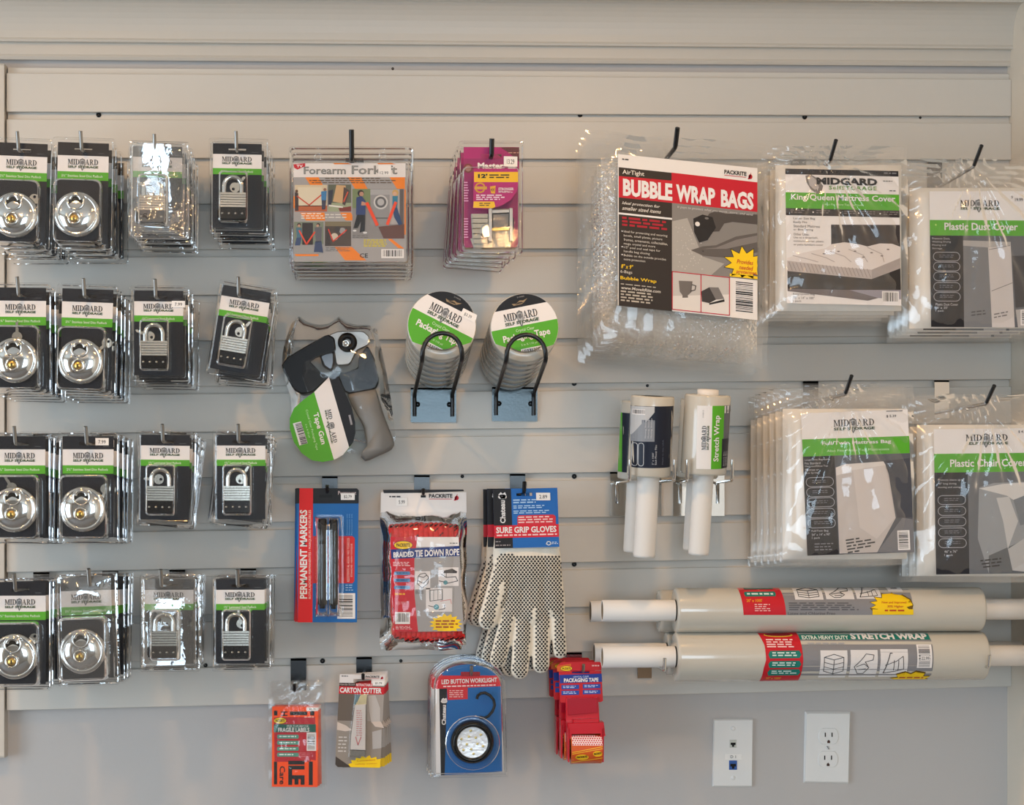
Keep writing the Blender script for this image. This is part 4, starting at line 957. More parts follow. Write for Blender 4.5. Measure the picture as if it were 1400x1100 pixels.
def glove_mesh():
    tmp = MB()
    def cap(a, b, r0, r1, z0, z1, fl):
        n = 14; vs = []; path = []
        A = Vector((a[0], a[1], z0)); B = Vector((b[0], b[1], z1)); ax = (B - A).normalized()
        rings = [(-r0 * sin(q), r0 * cos(q)) for q in (pi / 2 * .98, pi / 3, pi / 6)] + [((B - A).length * t, r0 + (r1 - r0) * t) for t in (0, .25, .5, .75, 1)] + [((B - A).length + r1 * sin(q), r1 * cos(q)) for q in (pi / 6, pi / 3, pi / 2 * .98)]
        side = Vector((-ax.y, ax.x, 0)).normalized(); up = Vector((0, 0, 1))
        for h, r in rings:
            for j in range(n):
                q = 2 * pi * j / n; vs.append(A + ax * h + side * r * cos(q) + up * r * sin(q) * fl)
        k = len(rings); fs = [(i * n + j, i * n + (j + 1) % n, (i + 1) * n + (j + 1) % n, (i + 1) * n + j) for i in range(k - 1) for j in range(n)]
        fs += [tuple(range(n - 1, -1, -1)), tuple(range((k - 1) * n, k * n))]
        tmp.add(vs, fs, M_COTTON)
    for (a, b, r0, r1), z in zip(TIPS, (0, 0, 0, 0)): cap(a, b, r0 - 3, r1 - 3, 0, 0, .62)
    cap((215, 440), (98, 780), 70, 52, 0, 14, .6)
    cap((230, 420), (240, 720), 90, 70, 0, 0, .45); cap((330, 420), (330, 730), 90, 90, 0, 0, .42); cap((395, 420), (425, 700), 70, 76, 0, 0, .45); cap((290, 350), (290, 520), 120, 150, 0, 0, .30)
    cap((200, 350), (200, 480), 70, 80, 0, 0, .4); cap((400, 350), (400, 480), 62, 80, 0, 0, .4)
    me = bpy.data.meshes.new('glove_tmp'); me.from_pydata(tmp.v, [], tmp.f); ob = bpy.data.objects.new('glove_tmp', me); COL.objects.link(ob)
    md = ob.modifiers.new('r', 'REMESH'); md.mode = 'VOXEL'; md.voxel_size = 6.0
    sm = ob.modifiers.new('s', 'SMOOTH'); sm.iterations = 3; sm.factor = .5
    dg = bpy.context.evaluated_depsgraph_get(); ev = bpy.data.meshes.new_from_object(ob.evaluated_get(dg))
    vs = [v.co.copy() for v in ev.vertices]; fs = [tuple(q.vertices) for q in ev.polygons]
    bpy.data.objects.remove(ob); bpy.data.meshes.remove(ev)
    return vs, fs
GV, GF = glove_mesh(); GB = BVHTree.FromPolygons(GV, GF)
sg = s / 3.793
def gpos(v, base): return fr(*D6(v[0], v[1]), base + v[2] * sg)
def glove(label, base, dots=True):
    root = thing('glove_pair', W(716, 672.5, .085), label, 'gloves', GG)
    mb = MB(); mb.add([gpos(v, base) for v in GV], GF, M_COTTON, True); gl = mb.build('glove', root)
    db = MB(); pit = 18.0; row = 0; y = 445
    while y < 1090:
        x = 40 + (pit / 2 if row % 2 else 0)
        while x < 520:
            dd = min(seg_d(x, y, *c) for c in CAPS)
            inp = 445 < y < 720 and 150 - (y - 440) * .1 < x < 470 + (y - 440) * .06
            gap = min([abs(seg_d(x, y, *CAPS[i]) - seg_d(x, y, *CAPS[i + 1])) for i in range(3)]) if y > 760 else 99
            e = 14
            ok = (inp or dd < -e) and not (y > 720 and dd > -e)
            tl = seg_d(x, y, (172, 590), (135, 800), 8, 8)
            ge = seg_d(x, y, (235, 780), (205, 960), 10, 8); gm = seg_d(x, y, (332, 775), (318, 960), 9, 8); gr_ = seg_d(x, y, (424, 770), (428, 930), 9, 8)
            edge = x > 486 and y < 740
            if ok and min(tl, ge, gm, gr_) > 3 and not edge:
                loc, nrm, _, _ = GB.ray_cast(Vector((x, y, 400)), Vector((0, 0, -1)))
                if loc and nrm.z > .35:
                    a = Vector((1, 0, 0)); a = (a - nrm * a.dot(nrm)).normalized(); b = nrm.cross(a); r = 6.3
                    vs = [loc + nrm * 1.2 + (a * cos(q) + b * sin(q)) * r for q in [2 * pi * i / 7 for i in range(7)]]
                    db.add([gpos(v, base) for v in vs], [tuple(range(7))], M_DOT)
            x += pit
        y += pit * .62; row += 1
    d = db.build('grip_dots', gl); d['kind'] = 'stuff'
    p = Print(fr, base + .010 if False else .038, T=T)
    for q in (R4(120, 110, 450, 132), R4(120, 132, 240, 148), R4(320, 132, 450, 148), R4(120, 148, 450, 412)): p.body(q, .0007, (24, 100, 180))
    p.rect(120, 110, 213, 412, (26, 20, 20), 1)
    p.textv('Chateau', 152, 168, 180, 285, WHITE, 5, .03); p.disc(168, 150, 22, WHITE, 4, 12); p.poly([(148, 138), (160, 126), (170, 134), (182, 126), (188, 142), (180, 160), (160, 160)], WHITE, 4); p.disc(166, 147, 5, (60, 50, 50), 6)
    p.greek(222, 165, 345, 190, 2, (170, 206, 240), 5, .5, .3, 24); p.greek(222, 196, 390, 216, 2, (170, 206, 240), 5, .5, .1, 24); p.greek(222, 222, 405, 242, 2, (170, 206, 240), 5, .5, .1, 24)
    p.poly([(248, 246), (425, 246), (436, 256), (436, 300), (240, 300), (240, 256)], (206, 40, 56), 2); p.greek(245, 253, 428, 292, 3, (240, 196, 196), 5, .5, .1, 28)
    p.rect(120, 296, 450, 360, (206, 26, 44), 3); p.text('SURE GRIP GLOVES', 130, 304, 438, 336, WHITE, 5, .03); p.greek(132, 343, 440, 352, 1, (244, 206, 206), 5, .8, 0, 24)
    p.line([(384, 396), (390, 384), (402, 384), (408, 396), (396, 402), (384, 396)], 5, (220, 230, 240), 4, True); p.greek(412, 386, 444, 400, 2, (200, 220, 240), 5, .5, .2, 14); p.greek(125, 376, 150, 384, 1, (150, 140, 140), 5, .6, 0, 14); p.greek(125, 394, 200, 404, 1, (150, 140, 140), 5, .6, 0, 16)
    p.sticker(340, 133, 412, 172, '2.89', 8, .02)
    p.build(root, 'header_card')
    return root
g0 = glove('white cotton work gloves with black rubber dots, front pair under blue header card', .020)
backs(g0, [(-.0075, .034, .0005), (-.012, .066, -.0005)], 'dotted white work gloves, %s pair on the hook, behind the front pair', rots=(1.0, 1.6), skip=('lettering',))

# ------------------------------------------------------------------ fragile labels
T = crop(360, 890, 5.5); fr = wframe(.10)
hook(403, 943, .108, M_BLKM, M_HOOKPL, 'short black hook holding the orange fragile labels', r=.0026, tip=(.008, .010), pw=.026)
fg = thing('label_pack', W(403, 943, .10), 'orange fragile shipping labels with red insert in clear bag, front bag', 'label pack', 'fragile label bags')
ORG_ = (255, 84, 22); p = Print(fr, T=T)
p.body([(66, 416), (412, 418), (408, 1020), (64, 1018)], .0012, ORG_)
p.text('E', 90, 445, 106, 482, BLACK, 3) if False else p.poly(R4(80, 446, 106, 482), BLACK, 1)
p.tq('H', (132, 452), (0, 34), (50, 0), BLACK, 3, .03); p.poly(R4(200, 452, 330, 480), BLACK, 1); p.poly(R4(352, 446, 384, 482), BLACK, 1)
p.poly([(80, 498), (390, 490), (395, 820), (360, 815), (350, 830), (85, 830)], (184, 34, 48), 2)
p.rect(78, 548, 395, 608, (34, 96, 84), 3); p.text('MULTI-PURPOSE', 178, 554, 340, 570, (206, 220, 210), 5); p.text('FRAGILE LABELS', 112, 574, 346, 606, WHITE, 5, .02)
p.oval_brand(126, 521, 48, 25); p.greek(310, 490, 380, 500, 1, (240, 200, 180), 5, .7, 0, 20)
for y in (626, 672, 718, 762): p.poly([(108, y), (262, y), (268, y + 15), (262, y + 30), (108, y + 30), (102, y + 15)], (84, 150, 132), 3); p.greek(120, y + 9, 250, y + 22, 1, (220, 236, 228), 5, .7, .1, 24)
p.bars(326, 610, 398, 748, 3, vert=False); p.greek(265, 762, 380, 800, 3, (220, 130, 140), 5, .3, .3, 24)
p.poly(R4(80, 828, 104, 1000), BLACK, 1); p.poly(R4(342, 828, 372, 1005), BLACK, 1)
p.tq('Care', (122, 862), (0, 138), (42, 0), BLACK, 3, .02); p.tq('ILE', (188, 822), (0, 182), (122, 0), BLACK, 3, .05)
p.sticker(325, 420, 412, 448, '$2.75', 6); p.build(fg)
mb = MB(); bag(mb, fr, (367, 932, 441, 1077), M_BAG, (403, 943), .004, 8, .004, 30, .0015, wob=1.0, crease=.0022, tb=-.003); mb.build('bag', fg)
backs(fg, [(.0015, .010, .0), (.003, .020, .001)], 'bag of orange fragile labels, %s on its hook, behind the front bag', rots=(-.6, -1.0), skip=('lettering',))

# ------------------------------------------------------------------ carton cutter
fr = wframe(.105)
hook(496.5, 927, .110, M_BLKM, M_HOOKPL, 'short black hook holding the carton cutter cards', r=.0026, tip=(.007, .008), pw=.026)
cu = thing('cutter_pack', W(496.5, 927, .105), 'carded white carton cutter with red heading, front card', 'cutter card', 'carton cutter cards')
L = lambda x, y: T(x - .050 * (y - 172), y + .02 * (x - 575)); p = Print(fr, T=L)
for q in ([(575, 172), (905, 172), (915, 182), (915, 205), (575, 205)], R4(575, 205, 680, 236), R4(815, 205, 915, 236), [(575, 236), (915, 236), (915, 850), (895, 870), (595, 870), (575, 850)]): p.body(q, .0007, (146, 136, 126))
p.rect(575, 172, 915, 205, (222, 218, 218), 1); p.rect(815, 205, 915, 236, (222, 218, 218), 1); p.rect(575, 205, 680, 236, (222, 218, 218), 1)
p.packrite(770, 178, 905, 204, 4); p.greek(590, 182, 640, 190, 1, DKGREY, 4, .8, 0, 16)
p.rect(575, 236, 700, 262, (64, 44, 40), 2); p.text('Handy-Sized', 580, 241, 690, 257, (206, 196, 190), 5); p.rect(698, 236, 826, 262, (206, 40, 46), 2); p.text('RETRACTABLE', 702, 240, 822, 258, WHITE, 5, .02)
p.rect(575, 262, 915, 318, (200, 30, 40), 2); p.text('CARTON CUTTER', 582, 270, 896, 310, WHITE, 5, .035)
p.rect(575, 318, 690, 520, (104, 92, 82), 1); p.rect(690, 318, 770, 400, (104, 130, 140), 1); p.poly([(770, 318), (915, 318), (915, 520), (800, 520)], (160, 152, 146), 2)
p.poly([(800, 330), (850, 325), (890, 420), (895, 520), (830, 530), (810, 440)], (186, 180, 176), 3); p.poly([(575, 530), (640, 555), (690, 590), (640, 600), (575, 590)], (206, 190, 178), 3); p.poly([(830, 525), (900, 520), (930, 570), (860, 560)], (206, 190, 178), 4)
p.poly([(840, 600), (910, 580), (915, 720), (850, 730)], (176, 172, 170), 2)
p.greek(590, 640, 665, 770, 5, (206, 200, 194), 5, .35, .2, 26)
p.poly([(690, 868), (672, 845), (700, 836), (690, 815), (725, 815), (728, 795), (760, 802), (775, 778), (800, 796), (830, 775), (842, 798), (880, 786), (885, 806), (914, 800), (914, 868)], YELLOW, 4); p.tq('Convenient', (735, 826), (140, -12), (0, -13), (196, 90, 20), 6); p.tq('safety cutter', (725, 852), (165, -10), (0, -12), (196, 90, 20), 6)
p.poly([(575, 790), (700, 870), (595, 870), (575, 850)], (70, 62, 56), 2)
p.sticker(825, 215, 915, 252, '$1.79', 8)
p.build(cu)
mb = MB(); mb.slab(fr, [T(690, 400), T(770, 395), T(768, 740), T(655, 735), T(660, 640)], .0010, .0055, mat('cutter_sleeve', (206, 200, 196), .4), (.8, .0006)); sl = mb.build('sleeve', cu)
p2 = Print(fr, .0057, T=T); p2.tq('VERSTILE', (765, 700), (0, -260), (-52, 0), (190, 130, 130), 2) if False else p2.greek(700, 440, 745, 640, 12, (196, 140, 140), 2, .4, .1, 20)
p2.line([(735, 640), (712, 700), (695, 640)], 7, (196, 120, 124), 2, True); p2.let.build('lettering', sl)
mb = MB(); mb.slab(fr, [T(735, 320), T(780, 320), T(775, 398), T(692, 402), T(710, 370)], .0012, .0030, mat('cutter_blade', (214, 186, 140), .2, 1.0)); mb.build('blade', cu)
mb = MB(); mb.slab(fr, [T(655, 740), T(768, 744), T(765, 788), T(648, 785)], .0012, .0052, M_CHROME, (.6, .0006)); mb.build('end_clip', cu)
mb = MB(); lp = lambda i, d: [fr(*T(x, y), d) for x, y in [(690 + i, 320 + i), (788 - i, 320 + i), (780 - i, 800 - i), (640 + i, 795 - i), (650 + i, 600)]]
mb.loops([lp(-4, .0008), lp(0, .0070), lp(6, .0076)], M_BLISTER, False, True); mb.build('blister', cu)
backs(cu, [(.002, .012, -.001), (.003, .024, -.001), (.004, .036, -.001), (.005, .048, -.001)], 'carton cutter card, %s on its hook, behind the front card', rots=(-2.2, -3.2, -4.4, -5.4), skip=('lettering',))

# ------------------------------------------------------------------ button worklight
T = crop(580, 880, 5.385); fr = wframe(.105)
hook(644, 921, .112, M_ZINC, M_HOOKPL, 'short steel hook holding the round worklight packs', r=.0024, tip=(.008, .014), pw=.026)
wl = thing('worklight_pack', W(644, 921, .105), 'round black worklight with hook on blue card in arched clear pack, front pack', 'worklight pack', 'worklight packs')
p = Print(fr, T=T)
arch = [(560, 240), (590, 330), (578, 945), (80, 968), (62, 300), (100, 235)] ; top = [(130 + 410 * (0.5 - .5 * cos(pi * i / 14)), 240 - 90 * sin(pi * i / 14)) for i in range(15)]
p.body([(60, 330), (62, 250)] + [(130, 236)] + top[1:-1] + [(545, 240), (566, 300), (580, 945), (120, 965), (82, 968)], .0008, (14, 96, 166))
p.poly([(60, 250), (130, 232), (548, 232), (566, 310), (110, 330), (60, 330)], (206, 34, 46), 1); p.tq('LED BUTTON WORKLIGHT', (128, 296), (408, -16), (0, -34), WHITE, 5, .025); p.greek(140, 308, 525, 320, 1, (240, 206, 206), 5, .8, 0, 24, slope=-.03)
p.poly([(110, 330), (168, 328), (150, 965), (122, 965)], (20, 20, 24), 2); p.poly([(60, 330), (110, 330), (122, 965), (84, 968)], (226, 224, 224), 2); p.poly([(168, 328), (320, 318), (320, 405), (172, 412)], (200, 40, 50), 2); p.greek(185, 340, 305, 400, 4, (236, 190, 190), 5, .4, .2, 26)
p.textv('Chateau', 128, 448, 160, 595, WHITE, 5, .03); p.disc(146, 422, 24, WHITE, 4, 14); p.poly([(126, 408), (140, 396), (150, 404), (162, 396), (168, 412), (158, 432), (136, 432)], WHITE, 4)
p.poly([(270, 205), (410, 205), (410, 238), (270, 238)], (150, 20, 34), 4); p.build(wl)
s = (W(641, 1000, .105) - W(640, 1000, .105)).length
c = T(352, 714); C = fr(c[0], c[1], .0)
k = s / 5.385
MB().lathe([(158 * k, .002), (160 * k, .010), (152 * k, .017), (140 * k, .0205), (125 * k, .0215), (116 * k, .019), (112 * k, .0165)], C, (0, -1, 0), M_BLKG, 44).build('lamp_housing', wl)
lens = MB().lathe([(114 * k, .0165), (60 * k, .0158), (.0004, .0155)], C, (0, -1, 0), M_REFL, 40).build('reflector', wl)
for (x, y) in ((338, 628), (412, 658), (375, 680), (270, 690), (310, 728), (388, 725), (428, 742), (285, 770), (342, 765), (358, 798), (325, 672)):
    q = T(x, y); MB().lathe([(10 * k, 0), (9 * k, .0012), (.0003, .0018)], fr(q[0], q[1], .0160), (0, -1, 0), M_LED, 10).build('led', lens)
pts = [(385, 400), (392, 375), (415, 358), (445, 354), (480, 372), (508, 405), (516, 445), (500, 490), (470, 525), (440, 540), (405, 532)]
MB().tube([fr(*T(*q), .010) for q in pts], 11 * k, M_BLKG, 10).build('hanging_hook', wl)
mb = MB()
def archlp(i, d, h0=150):
    q = [(70 + i, 950 - i)] + [(70 + i + (0) , 300)] + [(320 - (250 - i) * cos(pi * j / 16), 300 - (300 - 130 - i) * sin(pi * j / 16)) for j in range(1, 16)] + [(570 - i, 300), (585 - i, 940 - i)]
    return [fr(*T(*z), d) for z in q]
mb.loops([archlp(-36, -.001), archlp(-36, .002), archlp(-26, .0022), archlp(-18, .0004), archlp(-4, .0006)], M_BLISTER, False)
mb.loops([archlp(-4, .0006), archlp(4, .016), archlp(14, .020), archlp(34, .0206)], M_BLISTER, True)
cap_ = MB()
def capfn(u, v):
    a = Vector(archlp(34, .0206)[0]); 
    return a
q = archlp(34, .0206)
mb.add(q, [tuple(range(len(q)))], M_BLISTER)
lo = [fr(*T(352 + r * cos(2 * pi * j / 32), 714 + r * sin(2 * pi * j / 32)), d) for r, d in ((200, .0207), (196, .0255), (186, .0262), (170, .0262)) for j in range(32)]
mb.loops([lo[i * 32:(i + 1) * 32] for i in range(4)], M_BLISTER, True)
mb.build('blister', wl)
backs(wl, [(-.001, .030, -.001), (-.002, .060, -.001)], 'arched clear worklight pack, %s on its hook, behind the front pack', rots=(.4, .8), skip=('lettering', 'led'))

# ------------------------------------------------------------------ packaging tape on red dispensers
fr = wframe(.115)
hook(796.5, 917, .120, M_ZINC, M_CHROME, 'short steel hook holding the red tape dispensers', r=.0024, tip=(.008, .012), pw=.026)
pt = thing('tape_dispenser', W(796.5, 917, .115), 'red hand tape dispenser with packaging tape and header card, front one', 'tape dispenser', 'red tape dispensers')
p = Print(fr, .004, T=T)
for q in ([(1000, 140), (1010, 132), (1290, 130), (1302, 142), (1302, 192), (975, 198), (975, 160)], R4(990, 195, 1085, 215), R4(1215, 195, 1302, 215), [(990, 215), (1302, 213), (1314, 415), (1300, 425), (1010, 430), (998, 420)]): p.body(q, .0008, (196, 34, 42))
p.poly([(976, 160), (1080, 142), (1075, 200), (978, 200)], (214, 96, 36), 1); p.oval_brand(1044, 178, 44, 20); p.greek(1232, 153, 1286, 164, 1, (240, 200, 200), 4, .8, 0, 18)
p.poly([(992, 226), (1304, 216), (1308, 276), (996, 288)], (34, 60, 150), 2); p.tq('CRYSTAL CLEAR', (1095, 246), (115, -4), (0, -12), (190, 206, 240), 5, .02); p.tq('PACKAGING TAPE', (1026, 281), (254, -6), (0, -30), WHITE, 5, .04)
for (x, y) in ((1008, 300), (1165, 294), (1008, 342), (1165, 336)):
    p.poly([(x, y), (x + 130, y - 2), (x + 130, y + 29), (x, y + 32)], (40, 76, 168), 2); p.greek(x + 12, y + 6, x + 118, y + 26, 2, (200, 214, 240), 5, .5, .2, 24)
p.poly([(1085, 198), (1210, 194), (1210, 212), (1085, 214)], (90, 20, 24), 3) if False else None
p.build(pt, 'header_card')
mb = MB(); mb.slab(fr, [T(1040, 390), T(1278, 386), T(1290, 600), T(1040, 610)], .000, .006, M_REDP, (.8, .001))
mb.slab(fr, [T(1050, 396), T(1270, 392), T(1275, 500), T(1055, 520)], .006, .0085, mat('red_flap', (168, 8, 38), .18), (.8, .0008))
mb.slab(fr, [T(1040, 565), T(1305, 560), T(1318, 660), T(1285, 672), T(1285, 640), T(1065, 645), T(1065, 680), T(1045, 675)], .004, .030, M_REDP, (1.0, .002))
mb.slab(fr, [T(1085, 545), T(1275, 540), T(1280, 565), T(1085, 575)], .006, .020, M_REDP, (1.0, .002))
for x in (1040, 1290): mb.slab(fr, [T(x, 600), T(x + 16, 600), T(x + 14, 850), T(x + 4, 850)], .0, .030, M_REDP, (.3, .001))
mb.build('dispenser', pt)
ca = fr(*T(1065, 760), .018); cb = fr(*T(1290, 754), .018); Rr = .024
ro = MB(); H = cb - ca; L_ = H.length
ro.lathe([(Rr * .62, 0), (Rr, 0), (Rr, L_), (Rr * .62, L_)], ca, H, mat('tape_orange', (206, 92, 40), .25), 32); rl2 = ro.build('tape_roll', pt)
cyl = lambda x, y, d=0.0: (lambda q: q + Vector((0, -(sqrt(max(1e-8, Rr * Rr - min(Rr * .995, abs(q.z - (ca.z + cb.z) / 2)) ** 2))) - d, 0)))(Vector((fr(x, y, 0).x, ca.y, fr(x, y, 0).z)))
p = Print(cyl, .0004, T=T); p.sub = (4, 8)
p.rect(1068, 680, 1288, 860, (212, 92, 40), 0)
p.rect(1070, 655, 1288, 720, (246, 228, 230), 1); p.sub = (1, 1)
for j in range(5):
    for i in range(13): p.poly([(x_ * 1.0, y_) for x_, y_ in circ(1076 + i * 17 + (8 if j % 2 else 0), 661 + j * 13, 5.5, 6)], (196, 40, 70), 2, True)
for (a, b, c_, d_) in ((1070, 770, 1288, 728), (1070, 782, 1288, 742), (1070, 848, 1288, 812)): p.line([(a + (c_ - a) * t / 6.0, b + (d_ - b) * t / 6.0) for t in range(7)], 5, (246, 190, 50), 2)
for (cx, cy) in ((1140, 806), (1252, 780)): p.disc(cx, cy, 48 if cx < 1200 else 34, (246, 190, 40), 3, 22); p.tq('PACKRITE', (cx - (38 if cx < 1200 else 26), cy + 10), (76 if cx < 1200 else 54, -8), (0, -16), BLACK, 5, .03)
a_ = p.art.build('printed_wrap', rl2); p.let.build('lettering', rl2)
backs(pt, [(-.005, .046, -.001), (-.008, .090, -.001)], 'red tape dispenser, %s on its hook, behind the front one', rots=(.6, .6), skip=('lettering',))
# ------------------------------------------------------------------ bubble wrap bags
D1 = crop(830, 200, 4.4); T = lambda x, y: D1(x, y + .106 * (x - 60)); fr0 = wframe(.185)
hook(922, 203, .205, M_BLKM, M_HOOKPL, 'black coated hook holding the bubble wrap bags', r=.0036, tip=(.022, .026), pw=.03)
bw = thing('bubble_bag_pack', W(922, 203, .185), 'clear bubble wrap bag pack with red and black label, front of its hook', 'bubble wrap pack', 'bubble wrap bag packs')
p = Print(fr0, .0185, T=T)
p.body([(55, 62), (888, 58), (888, 965), (55, 965)], .0005, (232, 228, 224))
DK = (50, 42, 36)
p.rect(60, 140, 378, 966, DK, 1); p.poly([(60, 193), (375, 187), (375, 139), (888, 143), (888, 320), (60, 320)], RED, 2)
p.text('AirTight', 82, 152, 212, 186, (226, 220, 210), 5, .01); p.text('BUBBLE', 85, 206, 380, 309, WHITE, 5, .045); p.text('WRAP', 402, 206, 636, 309, WHITE, 5, .045); p.text('BAGS', 670, 208, 865, 312, WHITE, 5, .045)
p.text('Ideal protection for', 80, 342, 306, 364, (226, 220, 210), 5, .01, .3); p.text('smaller sized items', 80, 370, 312, 392, (226, 220, 210), 5, .01, .3); p.rect(60, 410, 378, 421, WHITE, 3)
p.greek(80, 433, 355, 495, 3, (170, 30, 44), 5, .6, .12, 46, 1)
for t_, a, b, y in (('Ideal for protecting and securing', 90, 350, 513), ('bowls, small plates, picture', 90, 320, 537), ('frames, ornaments, collectables,', 90, 352, 561), ('mugs, crystal and more', 90, 278, 585), ('1/2" peel and seal tape for', 90, 308, 607), ('handle bag closing', 90, 245, 631), ('Bubble on the outside provides', 90, 342, 655), ('extra protection', 90, 218, 679)): p.text(t_, a, y, b, y + 17, (216, 210, 200), 5)
for y in (520, 613, 660): p.disc(80, y, 4, WHITE, 5)
p.text('8" x 9"', 74, 716, 146, 742, YELLOW, 5, .01, .2); p.text('6-Bags', 70, 752, 140, 774, (216, 210, 200), 5); p.text('Bubble Wrap', 70, 788, 285, 814, YELLOW, 5, .01); p.text('www.MoveItRite.com', 75, 848, 310, 866, (226, 220, 210), 5, .01, .2)
p.greek(72, 832, 285, 842, 1, (180, 172, 160), 5, .6, .02, 30); p.greek(72, 874, 265, 945, 4, (190, 182, 170), 5, .5, .15, 36)
p.greek(80, 86, 120, 96, 1, DKGREY, 5, .8, 0, 16); p.packrite(690, 88, 860, 130, 5)
# printed photograph: hands wrapping a glass ball
p.rect(378, 312, 888, 728, (132, 128, 124), 1); p.poly([(378, 430), (470, 400), (560, 620), (690, 650), (610, 728), (378, 728)], (170, 166, 160), 2)
p.text('It pays to protect what you move...store...and send', 410, 332, 862, 350, (206, 202, 198), 5, 0, .2)
p.poly([(640, 340), (700, 350), (740, 345), (888, 335), (888, 395), (740, 395), (690, 410), (660, 460), (600, 470), (560, 430), (600, 360)], (78, 72, 68), 3)
p.poly([(490, 590), (560, 560), (640, 545), (760, 480), (888, 445), (888, 560), (760, 610), (640, 615), (560, 615)], (96, 90, 86), 3); p.poly([(560, 575), (640, 560), (760, 500), (888, 460), (888, 500), (700, 560)], (128, 122, 118), 4)
p.poly([(505, 400), (560, 370), (620, 380), (640, 440), (590, 520), (540, 540), (510, 480)], (40, 36, 34), 5); p.disc(530, 430, 14, (226, 222, 218), 6); p.disc(585, 390, 12, (120, 116, 112), 6, 7)
for i in range(60):
    rn = random.Random(i); x = 400 + rn.random() * 170; y = 430 + rn.random() * 280; p.disc(x, y, 3 + 2 * rn.random(), (190, 186, 180), 3, None, 6)
p.poly([(378, 728), (722, 726), (722, 955), (378, 955)], (196, 192, 188), 4); p.poly([(378, 875), (722, 830), (722, 955), (378, 955)], (222, 218, 214), 5)
p.poly([(418, 780), (500, 775), (494, 840), (472, 862), (474, 875), (440, 880), (440, 864), (424, 845)], (112, 106, 102), 6); p.line([(496, 795), (520, 800), (515, 825), (490, 835)], 6, (90, 84, 80), 6)
p.poly([(552, 830), (600, 800), (640, 870), (600, 895), (556, 890)], (62, 58, 56), 6); p.poly([(600, 800), (655, 795), (690, 860), (640, 870)], (120, 116, 114), 6); p.poly([(600, 895), (690, 862), (692, 876), (600, 905)], (40, 38, 36), 6)
p.frame_rect(377, 727, 723, 957, 5, (190, 30, 50), 7); p.rect(548, 727, 553, 957, (190, 30, 50), 7)
p.star(812, 640, 132, 112, (60, 50, 20), 8, 11, .62, clip=(888, 724)); p.star(812, 640, 124, 104, YELLOW, 9, 11, .62, clip=(888, 722)); p.rect(722, 705, 888, 722, YELLOW, 9)
for t_, a, b, y in (('Provides', 764, 862, 615), ('needed', 778, 862, 648), ('protection.', 760, 886, 678)): p.text(t_, a, y, b, y + 26, (190, 30, 40), 11, .01, .25)
p.bars(745, 742, 880, 925, 3, vert=False, seed=5, pad=.03)
p.build(bw, 'printed_label')
shr = lambda x, y, d=0.0: fr0(x, y + .085 * (x - 922), d)
mb = MB(); bag(mb, shr, (800, 188, 1050, 488), M_BAGH, (922, 203), .014, 3, .003, 50, .0015, wob=4, crease=.003, tb=-.008); mb.build('bag', bw)
mb = MB(); pillow(mb, shr, (822, 222, 1036, 474), -.006, .016, M_BUBBLE, 2); mb.build('bubble_sheets', bw)
backs(bw, [(-.002, .032, -.004), (-.003, .062, -.007), (-.004, .092, -.010)], 'clear bubble wrap bag pack, %s on its hook, behind the labelled front one', rots=(-.3, .2, -.4), skip=('lettering', 'printed_label'))

# ------------------------------------------------------------------ covers and mattress bags in poly bags
GC = 'poly bagged covers'
def pills(p, x0, x1, ys, h, col=(170, 172, 178)):
    for y in ys:
        r = h / 2; pts = [(x0 + r - r * sin(q), y + r - r * cos(q)) for q in [pi * i / 8 for i in range(9)]] + [(x1 - r + r * sin(q), y + r + r * cos(q)) for q in [pi * i / 8 for i in range(9)]]
        p.line(pts, 3, col, 4, False, True); p.greek(x0 + (x1 - x0) * .22, y + h * .3, x1 - (x1 - x0) * .22, y + h * .72, 2, (120, 122, 130), 5, .35, .1, 16)
def cover(label, slot, off, box, lab_box, T, draw, tipoff, nback, seed, hlabel, blabel, dx=-.002, skipy=0):
    fr = wframe(off)
    hook(slot[0], slot[1], off + tipoff, M_ZINC, M_CHROME if 'chair' in hlabel else M_HOOKPL, hlabel, r=.0030, tip=(.036, .026), pw=.026, tipmat=M_BLKM)
    c = thing('bagged_cover', W(slot[0], slot[1], off), label, 'bagged cover', GC)
    pb = MB(); pillow(pb, fr, (box[0] + 6, lab_box[1] - 8, box[2] - 5, box[3] - 8), -.010, .0165, M_POLY, seed, 8, rough=.002); pb.build('folded_plastic', c)
    p = Print(fr, .0090, T=T); draw(p); p.build(c, 'printed_label')
    mb = MB(); bag(mb, fr, box, M_BAGH, (slot[0], slot[1]), .0100, seed, .0048, 120, .0030, nx=56, ny=50, wob=2.2, crease=.0020, k=22, tb=-.011); mb.build('bag', c)
    backs(c, [(dx * (i + 1) + random.uniform(-.001, .001), .029 * (i + 1), -.002 * (i + 1)) for i in range(nback)], blabel, rots=[random.uniform(-.5, .5) for _ in range(nback)], skip=('lettering',))
    return c
